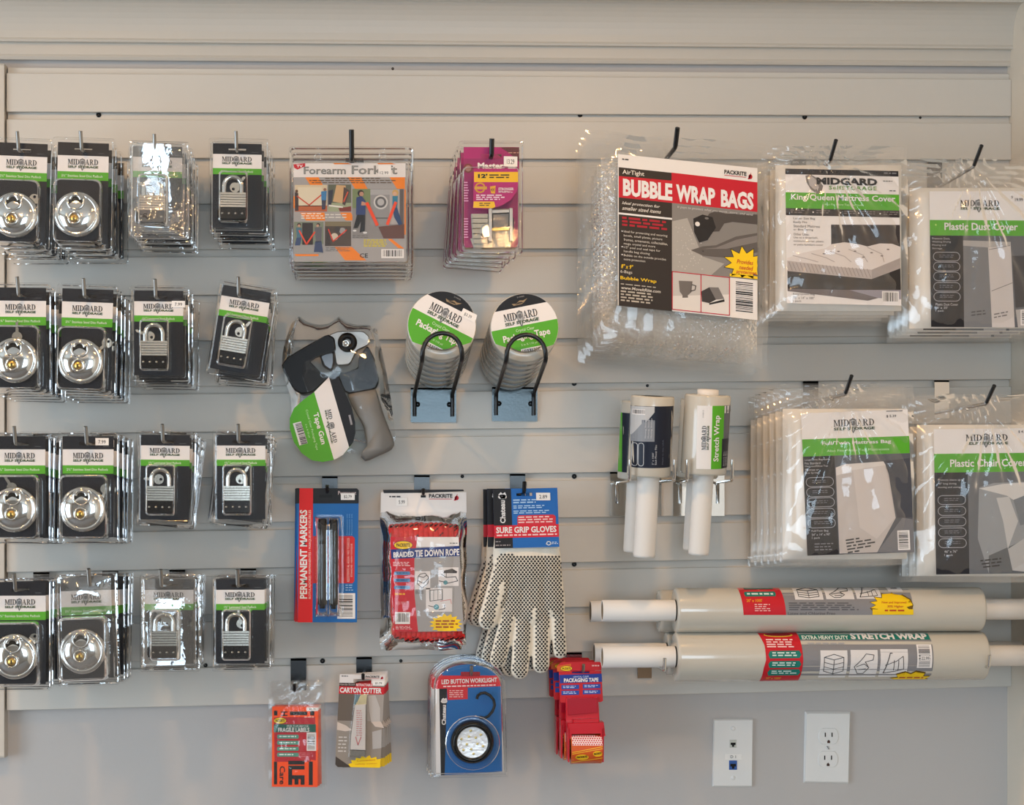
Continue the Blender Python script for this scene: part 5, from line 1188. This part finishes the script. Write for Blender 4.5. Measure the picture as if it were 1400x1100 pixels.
def king(p):
    p.body([(148, 220), (695, 220), (701, 870), (148, 870)], .0005, WHITE); B2 = (52, 46, 46)
    p.rect(148, 220, 695, 247, (40, 38, 42), 1); p.greek(625, 228, 685, 238, 1, (120, 120, 124), 4, .7, 0, 18)
    hp = [(245, 252), (270, 246), (300, 262), (330, 300), (322, 330), (300, 340), (270, 318), (250, 285)]; p.poly(hp, (120, 116, 114), 2); p.poly([(255, 258), (275, 254), (300, 275), (310, 310), (290, 320), (265, 300)], (178, 172, 170), 3)
    p.text('MIDGARD', 298, 259, 592, 294, BLACK, 6, .05); p.text('SelfSTORAGE', 358, 298, 588, 317, (96, 150, 60), 6, .02, 0, 1.2); p.greek(620, 268, 665, 276, 1, DKGREY, 4, .5, 0, 12); p.greek(650, 314, 680, 322, 1, DKGREY, 4, .6, 0, 12)
    p.rect(148, 334, 697, 411, GREEN, 1); p.text('King/Queen Mattress Cover', 174, 341, 678, 378, WHITE, 5, .02); p.text('Also Fits Pillow Top Mattresses', 335, 384, 525, 396, (206, 236, 190), 5)
    p.rect(148, 411, 698, 445, B2, 1)
    for i, x in enumerate((160, 285, 420, 505, 610)): p.greek(x + 10, 418, x + 82, 438, 2, (130, 122, 120), 4, .4, .2, 18)
    for x in (280, 412, 500, 604): p.disc(x, 428, 3.5, WHITE, 5)
    for i, t_ in enumerate(('Larger Size Bag', 'Easily Fits', 'Standard Mattress', 'or Box Spring')): p.text(t_, 184, 454 + i * 18, 184 + (105, 66, 128, 95)[i], 467 + i * 18, (80, 74, 74), 4)
    for i, t_ in enumerate(('Other Uses:', 'Use as a dropcloth,', 'moisture barrier, plastic', 'or patio furniture cover')): p.text(t_, 184, 530 + i * 17, 184 + (75, 118, 146, 142)[i], 542 + i * 17, (80, 74, 74), 4)
    p.poly([(366, 486), (699, 480), (699, 640), (366, 640)], (56, 50, 50), 1)
    MW = (222, 214, 210)
    p.poly([(152, 652), (230, 625), (340, 600), (370, 580), (430, 570), (500, 578), (540, 588), (600, 572), (660, 572), (699, 586), (699, 640), (560, 700), (400, 690), (152, 665)], MW, 3)
    for i in range(5): p.line([(180 + i * 90, 640 - i * 12), (250 + i * 90, 655 - i * 8), (300 + i * 80, 668 - i * 2)], 4, (182, 172, 168), 4)
    for (x, y) in ((480, 612), (560, 618), (640, 600), (400, 615), (330, 628), (520, 640), (610, 632)): p.disc(x, y, 7, (120, 110, 106), 5, 3)
    p.poly([(152, 665), (400, 690), (560, 700), (560, 745), (152, 715)], (186, 176, 172), 3); p.poly([(560, 700), (699, 640), (699, 690), (560, 745)], (168, 158, 154), 3)
    for i in range(22): p.line([(160 + i * 18, 672 + i * 1.2), (176 + i * 18, 712 + i * 1.2)], 3, (150, 140, 136), 4)
    p.poly([(152, 712), (560, 745), (560, 800), (152, 800)], (60, 54, 50), 2); p.poly([(560, 745), (699, 688), (700, 795), (560, 800)], (48, 44, 42), 2)
    p.poly([(152, 800), (450, 800), (590, 836), (540, 850), (152, 812)], (112, 104, 104), 3); p.poly([(450, 800), (700, 795), (700, 840), (590, 836)], (150, 146, 156), 3)
    for i, t_ in enumerate(('King/Queen Bag', '78" x 14" x 100"', '1 pack')): p.text(t_, 178, 820 + i * 17, 178 + (105, 104, 40)[i], 832 + i * 17, (80, 74, 74), 5)
    p.bars(608, 802, 690, 862, 5)
C9 = crop(1030, 170, 3.549); TK = lambda x, y: C9(x + .012 * (y - 220), y + .022 * (x - 148))
cover('king size mattress cover bag with white label showing a bed, front of its hook', (1133, 222), .185, (1056, 200, 1240, 432), (1072, 232), TK, king, .008, 3, 11,
      'black hook holding the king size mattress cover bags', 'king size mattress cover bag, %s on its hook, behind the front one')
def dust(p):
    p.body([(845, 330), (1338, 326), (1345, 985), (845, 985)], .0005, WHITE); p.logo((993, 418), (189, 0), (0, -46), 3)
    p.text('$', 1240, 350, 1248, 362, DKGREY, 5); p.text('19.99', 1258, 360, 1296, 376, DKGREY, 5, .01)
    p.rect(845, 468, 1340, 543, GREEN, 1); p.text('Plastic Dust Cover', 915, 481, 1270, 517, WHITE, 5, .02)
    p.rect(845, 543, 1005, 985, (28, 28, 34), 1); p.rect(1005, 543, 1342, 985, (96, 98, 104), 1)
    for i, t_ in enumerate(('Prevents Dust,', 'Washing Drying', 'Moving and', 'Storage')): p.text(t_, 855, 553 + i * 16, 855 + (86, 90, 66, 48)[i], 564 + i * 16, (190, 190, 194), 5)
    pills(p, 860, 988, (624, 672, 720, 770, 818), 42)
    for i, t_ in enumerate(('Plastic Dust Cover', '10\' x 20\'', '1 pack')): p.text(t_, 868, 870 + i * 16, 868 + (108, 58, 40)[i], 882 + i * 16, (200, 200, 204), 5)
    p.poly([(1005, 592), (1125, 596), (1140, 985), (1005, 985)], (120, 122, 126), 2); p.poly([(1005, 566), (1235, 572), (1235, 590), (1125, 600), (1005, 592)], (176, 172, 170), 3); p.poly([(1125, 600), (1235, 585), (1250, 985), (1140, 985)], (204, 198, 196), 2)
    p.line([(1130, 610), (1230, 590)], 3, (110, 108, 108), 4); p.line([(1140, 810), (1240, 770)], 3, (120, 118, 118), 4); p.poly([(1240, 640), (1345, 636), (1345, 880), (1255, 890)], (56, 56, 62), 3); p.poly([(1255, 900), (1345, 890), (1345, 985), (1265, 985)], (180, 176, 174), 3)
    p.greek(1040, 910, 1120, 940, 2, (70, 70, 74), 5, .4, .2, 20, slope=-.12); p.greek(1150, 920, 1225, 950, 2, (120, 116, 116), 5, .4, .2, 20, slope=-.2)
    p.bars(1278, 900, 1338, 975, 5, vert=False)
TD = lambda x, y: C9(x + .012 * (y - 330), y + .006 * (x - 845))
cover('plastic dust cover bag with green banded label, front of its hook', (1329, 229), .175, (1240, 217, 1424, 456), (1268, 263), TD, dust, .006, 3, 17,
      'black hook holding the plastic dust cover bags', 'plastic dust cover bag, %s on its hook, behind the front one')
def twin(p):
    p.body([(298, 235), (820, 232), (822, 930), (298, 930)], .0005, WHITE); p.logo((455, 324), (200, 0), (0, -52), 3); p.text('$ 5.39', 714, 256, 762, 270, DKGREY, 5, .01); p.rect(715, 228 + 8, 795, 240, (80, 78, 84), 2)
    p.rect(298, 362, 821, 446, GREEN, 1); p.text('Full/Twin Mattress Bag', 394, 376, 732, 398, WHITE, 5, .02); p.text('Also Fits Pillow Top Mattresses', 416, 416, 720, 432, (206, 236, 190), 5)
    p.rect(298, 446, 452, 930, (30, 28, 32), 1); p.rect(452, 446, 822, 930, (88, 90, 96), 1)
    for i, t_ in enumerate(('Larger Size Bag Easily', 'Fits Standard', 'Mattress/Pillow Top', 'Mattress or', 'Box Spring')): p.text(t_, 306, 458 + i * 16, 306 + (124, 76, 112, 66, 64)[i], 469 + i * 16, (196, 194, 196), 5)
    pills(p, 308, 442, (550, 600, 650, 702, 752), 44)
    for i, t_ in enumerate(('Full/Twin Bag', '54" x 14" x 90"', '1 pack')): p.text(t_, 324, 806 + i * 17, 324 + (82, 90, 40)[i], 818 + i * 17, (200, 200, 204), 5)
    p.greek(335, 872, 430, 915, 3, (130, 130, 136), 5, .35, .2, 20)
    p.poly([(456, 505), (500, 490), (690, 482), (710, 520), (738, 760), (640, 925), (456, 925)], (196, 188, 184), 2); p.poly([(456, 505), (500, 490), (690, 482), (700, 500), (540, 520), (456, 545)], (220, 214, 210), 3); p.poly([(540, 520), (700, 500), (735, 760), (640, 860), (560, 800)], (208, 200, 196), 3)
    p.poly([(640, 925), (770, 760), (822, 770), (822, 930)], (120, 120, 124), 3)
    p.poly([(690, 480), (822, 470), (822, 760), (745, 760), (712, 540)], (70, 72, 80), 2)
    for i in range(5): p.greek(488 + i * 2, 858 + i * 15, 488 + (70, 130, 150, 130, 80)[i], 868 + i * 15, 1, (60, 58, 58), 5, .7, .05, 30, slope=-.12)
    p.bars(742, 822, 802, 918, 5, vert=False)
C10 = crop(1010, 500, 3.59); TT = lambda x, y: C10(x + .045 * (y - 235), y - .033 * (x - 298))
cover('full and twin mattress bag in clear poly bag with tilted label, front of its hook', (1154, 539), .20, (1066, 525, 1248, 772), (1093, 566), TT, twin, .004, 5, 23,
      'black hook holding the full and twin mattress bags', 'full and twin mattress bag, %s on its hook, behind the front one', dx=-.0035)
def chair(p):
    p.body([(82, 265), (560, 265), (565, 945), (82, 945)], .0005, WHITE); p.logo((232, 340), (197, 0), (0, -48), 3); p.text('$ 4.99', 478, 275, 520, 288, DKGREY, 5, .01)
    p.rect(82, 380, 562, 468, GREEN, 1); p.text('Plastic Chair Cover', 156, 407, 514, 443, WHITE, 5, .02)
    p.rect(82, 468, 238, 945, (30, 32, 40), 1); p.rect(238, 468, 565, 945, (104, 108, 114), 1)
    for i, t_ in enumerate(('Protects chairs up to', '40" long during', 'moving and storage')): p.text(t_, 98, 498 + i * 17, 98 + (122, 86, 112)[i], 510 + i * 17, (196, 196, 200), 5)
    pills(p, 96, 226, (576, 627, 677, 728, 778), 42)
    for i, t_ in enumerate(('46" x 76"', '1 pack')): p.text(t_, 122, 832 + i * 18, 122 + (60, 40)[i], 844 + i * 18, (200, 200, 204), 5)
    p.poly([(290, 540), (360, 520), (520, 515), (560, 530), (560, 945), (330, 945), (280, 780)], (150, 154, 158), 2); p.poly([(290, 545), (400, 525), (520, 518), (555, 560), (450, 600), (420, 580)], (212, 210, 208), 3)
    p.poly([(370, 590), (430, 585), (470, 700), (420, 830), (400, 700)], (196, 196, 196), 4); p.poly([(450, 600), (560, 560), (560, 700), (480, 720)], (120, 126, 132), 3); p.poly([(330, 860), (470, 800), (560, 850), (560, 945), (330, 945)], (96, 100, 104), 3); p.poly([(420, 830), (500, 780), (560, 880), (520, 940), (440, 930)], (182, 182, 182), 4)
    for i in range(3): p.greek(290 + i * 6, 880 + i * 15, 390, 890 + i * 15, 1, (44, 44, 48), 5, .7, .05, 26, slope=-.10)
E8 = crop(1250, 510, 3.44); TC = lambda x, y: E8(x + .017 * (y - 265), y - .012 * (x - 82))
cover('plastic chair cover bag with green banded label, front of its hook', (1346, 552), .19, (1250, 539, 1424, 795), (1273, 588), TC, chair, .012, 2, 31,
      'black tipped hook on shiny plate holding the chair cover bags', 'plastic chair cover bag, %s on its hook, behind the front one')

# ------------------------------------------------------------------ hand stretch wrap rolls on wire forks
E6 = crop(820, 520, 4.4)
TILT = math.radians(7); AX = Vector((.035, -sin(TILT), cos(TILT))).normalized(); FRN = Vector((0, -cos(TILT), -sin(TILT)))
GS = 'hand stretch wrap rolls'
def hand_roll(name, xc, ytop, ybot, rpx, tube_r, tube_top, tube_len, off, label):
    """film cylinder between pixel rows ytop and ybot, leaning back towards the wall at its foot"""
    B = W(xc, ybot, off); s = (W(xc + 1, ybot, off) - B).length; R = rpx * s; H = (ybot - ytop) * s / cos(TILT)
    root = thing('stretch_wrap_roll', B, label, 'stretch wrap', GS)
    MB().lathe([(tube_r, 0), (R * .97, 0), (R, .003), (R, H - .003), (R * .97, H), (tube_r, H)], B, AX, M_FILM, 40).build('film', root)
    mb = MB(); mb.lathe([(tube_r * .88, -tube_len + .02), (tube_r * .88, -tube_len), (tube_r * .96, -tube_len), (tube_r, -tube_len + .004), (tube_r, 0.0)], B, AX, M_CORE, 32)
    mb.build('core_tube', root); mb = MB()
    if tube_top: mb.lathe([(tube_r, H), (tube_r, H + tube_top), (tube_r * .85, H + tube_top), (tube_r * .85, H + tube_top - .02)], B, AX, M_CORE, 32); mb.build('core_rim', root)
    def cf(px, py, d=0.0):
        u = max(-.999, min(.999, (px - xc - (ybot - py) * .035) / rpx)); a = math.asin(u); h = (ybot - py) * s / cos(TILT)
        return B + AX * h + (Vector((1, 0, 0)) * sin(a) + FRN * cos(a)) * (R + d)
    return root, cf
r1, cf = hand_roll('', 886.5, 543, 650, 29.5, .0175, 0, .128, .225, 'hand stretch wrap roll showing its navy back label, front of fork')
p = Print(cf, .0003, T=E6); p.cut = (0, 14); p.sub = (16, 2)
p.rect(163, 155, 423, 515, (26, 32, 48), 0); p.sub = (8, 2)
p.poly([(175 + 0, 158), (200, 157), (225, 157), (250, 157), (275, 157), (300, 157), (300, 190), (260, 240), (220, 300), (190, 340), (175, 320)], (186, 188, 190), 1)
p.rect(230, 235, 303, 355, (112, 118, 128), 1); p.poly([(176, 330), (235, 250), (303, 240), (303, 360), (176, 362)], (132, 138, 146), 2)
p.bars(184, 174, 248, 206, 3, pad=.04)
for x in (248, 264, 280): p.textv('Moving, Storage', x, 225, x + 9, 340, (206, 208, 214), 5)
for x in (184, 214, 240 - 20): pass
for (a, b) in ((182, 212), (215, 244)):
    q = 14; pts = [(a + 14 - 14 * cos(t), 384 - 14 * sin(t)) for t in [pi * i / 8 for i in range(9)]] + [(a + 14 + 14 * cos(t), 490 + 14 * sin(t)) for t in [pi * i / 8 for i in range(9)]]
    p.line(pts, 3, (190, 196, 204), 3, False, True)
p.textv('5" x 1000\'', 290, 425, 300, 495, (190, 194, 200), 5); p.textv('Each Mover Film', 306, 380, 318, 495, (190, 194, 200), 5); p.textv('Made in the USA', 350, 350, 358, 495, (96, 104, 120), 5)
p.build(r1, 'printed_label')
r2, cf2 = hand_roll('', 961.5, 541.5, 647, 31, .0165, .008, .128, .225, 'hand stretch wrap roll showing its green and white label, front of fork')
p = Print(cf2, .0003, T=E6); p.cut = (0, 14); p.sub = (10, 2)
p.rect(556, 152, 640, 520, (226, 224, 222), 0); p.rect(640, 152, 715, 520, GREEN, 0); p.rect(715, 152, 786, 345, (96, 98, 104), 0); p.rect(706, 345, 780, 518, (32, 34, 44), 1); p.sub = (2, 2)
p.logo((624, 408), (0, -140), (-40, 0), 3); p.textv('Stretch Wrap', 652, 208, 694, 476, WHITE, 5, .02); p.poly([(756, 215), (770, 225), (782, 270), (778, 320), (766, 290)], (196, 190, 186), 2)
p.rect(716, 154, 776, 196, (226, 224, 222), 3); p.text('10.29', 728, 176, 764, 190, DKGREY, 6)
for i, x in enumerate((716, 728, 740, 752)): p.textv('Stretch film', x, 420, x + 8, 505, (190, 190, 194), 5)
p.textv('210012', 586, 178, 592, 222, (120, 120, 120), 5)
p.build(r2, 'printed_label')
r3, cf3 = hand_roll('', 872, 550, 654, 28, .0175, 0, .120, .118, 'hand stretch wrap roll with green label edge, behind the navy labelled roll')
p = Print(cf3, .0003, T=E6); p.sub = (6, 2); p.rect(107, 197, 124, 545, GREEN, 0); p.rect(124, 197, 180, 545, (32, 36, 50), 0); p.rect(104 + 0, 197, 107, 545, WHITE, 0); p.build(r3, 'printed_label')
r4, cf4 = hand_roll('', 953, 548, 652, 28, .0165, .006, .120, .118, 'plain hand stretch wrap roll, behind the white labelled roll')
# wire forks on chrome plates
def fork(px0, px1, py0, py1, wx0, wx1, label):
    P0 = W(px0, py0, 0); P1 = W(px1, py1, 0)
    h = thing('wire_fork', ((P0.x + P1.x) / 2, 0, P1.z), label, 'roll holder', 'wire forks for stretch wrap')
    mb = MB(); mb.box((P0.x, -.003, P1.z), (P1.x, -.0004, P0.z), M_CHROME); mb.box((P0.x, -.003, P0.z - .003), (P1.x, .004, P0.z), M_CHROME); mb.build('back_plate', h)
    for wx in (wx0, wx1):
        F_ = W(wx, 646, .255); xw = P0.x + .012 if wx == wx0 else P1.x - .012; zw = (P0.z + P1.z) / 2
        MB().tube([(xw, -.006, zw - .016), (xw, -.006, zw + .016), (xw + (F_.x - xw) * .1, -.020, F_.z - .010), (F_.x - (F_.x - xw) * .04, -.245, F_.z - .012), (F_.x, -.255, F_.z - .006), (F_.x, -.258, F_.z + .020)], .0026, M_CHROME, 8).build('prong', h)
fork(834, 904, 645, 705, 861, 922, 'chrome wire fork under the navy labelled stretch wrap')
fork(920, 990, 645, 705, 939.5, 1001, 'chrome wire fork under the green and white labelled stretch wrap')

# ------------------------------------------------------------------ long stretch wrap rolls
E7 = crop(900, 790, 3.684); GL = 'long stretch wrap rolls'
def long_roll(xl, xr, yl, yr, rpx, off, cl, cr, label, labels=None):
    A = W(xl, yl, off); Bp = W(xr, yr, off); H = Bp - A; L = H.length; s = (W(1131, 850, off) - W(1130, 850, off)).length; R = rpx * s; rc = 14.2 * s
    root = thing('long_wrap_roll', A.lerp(Bp, .5), label, 'stretch wrap', GL)
    n = H.normalized()
    MB().lathe([(rc, .002), (R * .92, 0), (R * .985, .0015), (R, .005), (R, L - .005), (R * .985, L - .0015), (R * .92, L), (rc, L - .002)], A, n, M_FILM, 40).build('film', root)
    la = (A - W(cl, yl, off)).length; lb = min((W(cr, yr, off) - Bp).length, XR - .012 - Bp.x)
    mb = MB(); mb.lathe([(rc * .87, -la + .05), (rc * .87, -la), (rc, -la), (rc, 0)], A, n, M_CORE, 28); ce = mb.build('core_end', root); MB().lathe([(rc * .865, -la + .0008), (rc * .865, -la + .06), (.0005, -la + .06)], A, n, M_CORED, 24).build('core_bore', ce); mb = MB(); mb.lathe([(rc, 0), (rc, lb), (rc * .87, lb), (rc * .87, lb - .05)], Bp, n, M_CORE, 28); mb.build('core_end', root)
    def cf(px, py, d=0.0):
        yc = yl + (yr - yl) * (px - xl) / (xr - xl); P = W(px, yc, off); dz = (yc - py) * s; dz = max(-R * .998, min(R * .998, dz))
        return Vector((P.x, P.y - sqrt(R * R - dz * dz) - d, P.z + dz))
    return root, cf
def diagram(p, x0, y0, x1, y1, k):
    p.rect(x0, y0, x1, y1, (222, 220, 220), 2); cx = (x0 + x1) / 2; cy = (y0 + y1) / 2; w = (x1 - x0) * .36; h = (y1 - y0) * .36; K = (60, 60, 62)
    if k == 0:
        p.line([(cx - w, cy - h * .7), (cx, cy - h), (cx + w, cy - h * .7), (cx + w, cy + h * .7), (cx, cy + h), (cx - w, cy + h * .7), (cx - w, cy - h * .7), (cx, cy - h * .45), (cx + w, cy - h * .7)], 3, K, 4); p.line([(cx, cy - h * .45), (cx, cy + h)], 3, K, 4)
        for i in (-.2, .25): p.line([(cx - w, cy + h * i), (cx, cy + h * (i + .25)), (cx + w, cy + h * i)], 2.5, K, 4)
    elif k == 1:
        p.line([(cx - w * .6, cy + h), (cx - w, cy + h * .3), (cx - w * .4, cy - h * .3), (cx + w * .2, cy - h), (cx + w, cy - h * .9), (cx + w * .9, cy - h * .4), (cx + w * .1, cy - h * .2), (cx + w * .5, cy + h * .4), (cx, cy + h), (cx - w * .6, cy + h)], 3, K, 4)
        p.line([(cx - w * .8, cy + h * .3), (cx, cy), (cx + w * .4, cy + h * .3)], 3, K, 4); p.line([(cx - w * .5, cy + h * .6), (cx + w * .2, cy + h * .5)], 3, K, 4)
    else:
        p.line([(cx - w, cy + h), (cx - w * .4, cy - h), (cx - w * .2, cy - h)], 4, K, 4); p.line([(cx - w * .9, cy + h * .2), (cx + w * .2, cy - h * .2), (cx + w * .9, cy - h * .7), (cx + w, cy + h * .6), (cx + w * .2, cy + h * .8), (cx - w, cy + h)], 3, K, 4)
        for i in (.0, .45): p.line([(cx + w * i, cy - h * .3), (cx + w * i, cy + h * .7)], 3, K, 4)
LG = (134, 134, 138); PINK = (196, 30, 44)
def lab_top(p):
    p.sub = (4, 8); p.rect(580, 38, 1246, 178, LG, 0)
    p.poly([(392, 50), (600, 44), (606, 80), (612, 130), (616, 178), (405, 178), (400, 120)], PINK, 1); p.poly([(420, 68), (570, 66), (574, 76), (570, 88), (420, 90), (415, 78)], TEAL, 2); p.greek(430, 73, 560, 84, 1, (206, 226, 220), 5, .7, 0, 26)
    p.text('20" x 1000\'', 422, 101, 500, 115, (240, 170, 40), 5, .01); p.greek(460, 125, 540, 165, 4, (236, 190, 190), 5, .4, .4, 20); p.poly([(420, 46), (570, 44), (570, 56), (425, 58)], (40, 80, 70), 2)
    p.sub = (2, 5)
    diagram(p, 665, 42, 806, 104, 0); diagram(p, 820, 42, 960, 102, 1); diagram(p, 972, 42, 1096, 100, 2)
    p.greek(630, 118, 985, 160, 4, (84, 84, 88), 5, .4, .15, 40); p.text('Latex and Chlorine Free', 625, 163, 860, 177, (84, 84, 88), 5)
    p.star(1140, 130, 112, 62, (110, 84, 20), 3, 13, .72, clip=(1249, 177)); p.star(1140, 130, 106, 56, YELLOW, 4, 13, .72, clip=(1248, 177)); p.rect(1045, 150, 1248, 177, YELLOW, 4)
    p.text('New and Improved', 1092, 111, 1216, 125, (190, 40, 30), 6, .01, .15); p.text('30% Higher', 1118, 130, 1200, 145, (190, 40, 30), 6, .01, .15); p.greek(1105, 152, 1205, 162, 1, (190, 70, 30), 6, .8, 0, 24)
    p.rect(1140, 44, 1212, 66, (222, 220, 220), 2); p.greek(1160, 48, 1200, 54, 1, DKGREY, 5, .8, 0, 40)
def lab_bot(p):
    p.sub = (4, 8); p.rect(690, 276, 1345, 506, LG, 0)
    p.poly([(492, 276), (560, 276), (688, 274), (694, 330), (698, 400), (694, 470), (692, 508), (500, 512), (504, 440), (514, 400), (510, 330)], PINK, 1)
    p.disc(590, 284, 72, (214, 190, 60), 2, 9); p.disc(590, 282, 66, (140, 30, 40), 3, 7)
    p.greek(522, 302, 672, 345, 4, (244, 210, 210), 5, .5, .2, 30)
    for (y, h) in ((355, 38), (404, 36), (446, 34)):
        p.poly([(535, y + 2), (680, y), (690, y + h / 2), (680, y + h - 2), (532, y + h), (525, y + h / 2)], TEAL, 2); p.greek(545, y + 8, 672, y + h - 6, 2, (214, 232, 226), 5, .5, .15, 28)
    p.text('20" x 1000\'', 525, 488, 600, 500, (240, 170, 40), 5, .01)
    p.sub = (4, 3); p.rect(690, 274, 1342, 304, TEAL, 1); p.sub = (2, 4)
    p.text('EXTRA HEAVY DUTY', 704, 286, 936, 303, (226, 236, 230), 5, .03); p.text('STRETCH WRAP', 948, 276, 1330, 302, WHITE, 5, .05)
    p.greek(725, 318, 935, 330, 1, (164, 164, 168), 5, .5, .1, 30)
    p.sub = (2, 5); diagram(p, 784, 354, 918, 490, 0); diagram(p, 934, 352, 1068, 488, 1); diagram(p, 1082, 348, 1218, 486, 2)
    p.sub = (1, 1); p.bars(1264, 326, 1338, 440, 3, vert=False, pad=.06); p.rect(1280, 378, 1325, 406, (222, 220, 220), 5); p.text('22.99', 1284, 384, 1322, 400, DKGREY, 7)
    p.star(1250, 505, 112, 52, (110, 84, 20), 3, 13, .72, clip=(1342, 502)); p.star(1250, 507, 104, 46, YELLOW, 4, 13, .72, clip=(1341, 502)); p.greek(1190, 488, 1310, 498, 1, (190, 90, 30), 6, .7, 0, 30)
lb0, cfb = long_roll(922, 1343, 897.5, 896, 33.0, .150, 823, 1440, 'long clear stretch wrap roll with grey and teal label, lower front of the pile')
p = Print(cfb, .0003, T=E7); p.cut = (1, 9); lab_bot(p); p.build(lb0, 'printed_label')
lt0, cft = long_roll(922, 1339, 834, 832.5, 30.0, .150, 823, 1440, 'long clear stretch wrap roll with grey label and yellow burst, upper front of the pile')
p = Print(cft, .0003, T=E7); p.cut = (1, 9); lab_top(p); p.build(lt0, 'printed_label')
long_roll(910, 1318, 893, 891, 28.5, .066, 812, 1420, 'long plain stretch wrap roll, lower back of the pile')
long_roll(900, 1310, 835, 833, 28.5, .066, 807, 1420, 'long plain stretch wrap roll, upper back of the pile')
hook(907, 913.5, .190, M_CHROME, mat('bronze_plate', (112, 88, 66), .3, .8), 'steel hook under the open core ends of the long wrap rolls', r=.0026, tip=(.006, .020), pw=.024, down=.032, under=.0026)
hook(1349, 909, .190, M_CHROME, M_CHROME, 'steel hook under the long wrap rolls beside the side wall', r=.0026, tip=(.006, .020), pw=.024, down=.030, under=.0026)

# ------------------------------------------------------------------ wall plates
frw = wframe(-YW); G_ = crop(860, 930, 2.593)
dp = thing('data_plate', W(1001, 1028, -YW), 'white data socket plate with blue jack and small tag', 'wall plate')
mb = MB(); mb.slab(frw, [G_(298, 135), G_(438, 134), G_(435, 375), G_(294, 375)], .0002, .006, M_PLATEW, (2.2, .003)); mb.build('plate', dp)
s = (W(1001, 1028, -YW) - W(1000, 1028, -YW)).length; k = s / 2.593
for y in (168, 342):
    c = G_(366, y); MB().lathe([(8 * k, 0), (8 * k, .0006), (6 * k, .0012), (.0003, .0012)], frw(c[0], c[1], .0058), (0, -1, 0), M_PLATEW, 14).build('screw', dp)
def jack(x0, y0, x1, y1, m, nm):
    mb = MB(); mb.slab(frw, [G_(x0, y0), G_(x1, y0), G_(x1, y1), G_(x0, y1)], .005, .0068, m, (.3, .0004)); j = mb.build(nm, dp)
    w = x1 - x0; h = y1 - y0
    MB().slab(frw, [G_(x0 + w * .14, y0 + h * .35), G_(x1 - w * .14, y0 + h * .35), G_(x1 - w * .14, y0 + h * .65), G_(x0 + w * .66, y0 + h * .65), G_(x0 + w * .66, y0 + h * .88), G_(x0 + w * .34, y0 + h * .88), G_(x0 + w * .34, y0 + h * .65), G_(x0 + w * .14, y0 + h * .65)], .0066, .0070, M_BLKP).build('socket_opening', j)
jack(354, 208, 378, 236, mat('ivory_jack', (200, 204, 196), .4), 'white_jack'); jack(352, 281, 380, 314, mat('blue_jack', (34, 88, 168), .35), 'blue_jack')
p = Print(frw, .0062, T=G_); p.rect(338, 258, 397, 278, (244, 243, 240), 0); p.text('D 1', 357, 263, 376, 273, DKGREY, 3); p.build(dp, 'name_tag')
ou = thing('power_outlet', W(1131, 1021, -YW), 'white wall plate with two power sockets', 'outlet')
mb = MB(); mb.slab(frw, [G_(622, 108), G_(783, 109), G_(777, 364), G_(617, 361)], .0002, .007, M_PLATEW, (3.2, .0045)); mb.build('plate', ou)
for (cx, cy) in ((703, 195), (701, 276)):
    pts = [(cx + 35 * max(-1, min(1, 1.02 * cos(q))), cy + 30 * max(-.94, min(.94, 1.25 * sin(q)))) for q in [2 * pi * i / 28 for i in range(28)]]
    mb = MB(); mb.slab(frw, [G_(*q) for q in pts], .0065, .0085, M_PLATEW, (.5, .0006)); so = mb.build('socket', ou)
    for (a, b, c_, d_) in ((cx - 14, cy - 13, cx - 10, cy + 2), (cx + 10, cy - 13, cx + 14, cy + 2)): MB().slab(frw, [G_(*q) for q in R4(a, b, c_, d_)], .0084, .0088, M_BLKP).build('slot', so)
    MB().slab(frw, [G_(*q) for q in [(cx - 5, cy + 24), (cx - 5, cy + 17), (cx, cy + 12), (cx + 5, cy + 17), (cx + 5, cy + 24)]], .0084, .0088, mat('ground_hole', (60, 30, 20), .5)).build('ground_slot', so)
c = G_(701, 236); sc_ = MB().lathe([(6 * k, 0), (6 * k, .0008), (.0003, .0012)], frw(c[0], c[1], .0068), (0, -1, 0), M_PLATEW, 14).build('screw', ou)
MB().slab(frw, [G_(696, 231), G_(698, 229), G_(706, 240), G_(704, 242)], .0079, .0083, mat('screw_slot', (110, 110, 112), .5)).build('screw_slot', sc_)
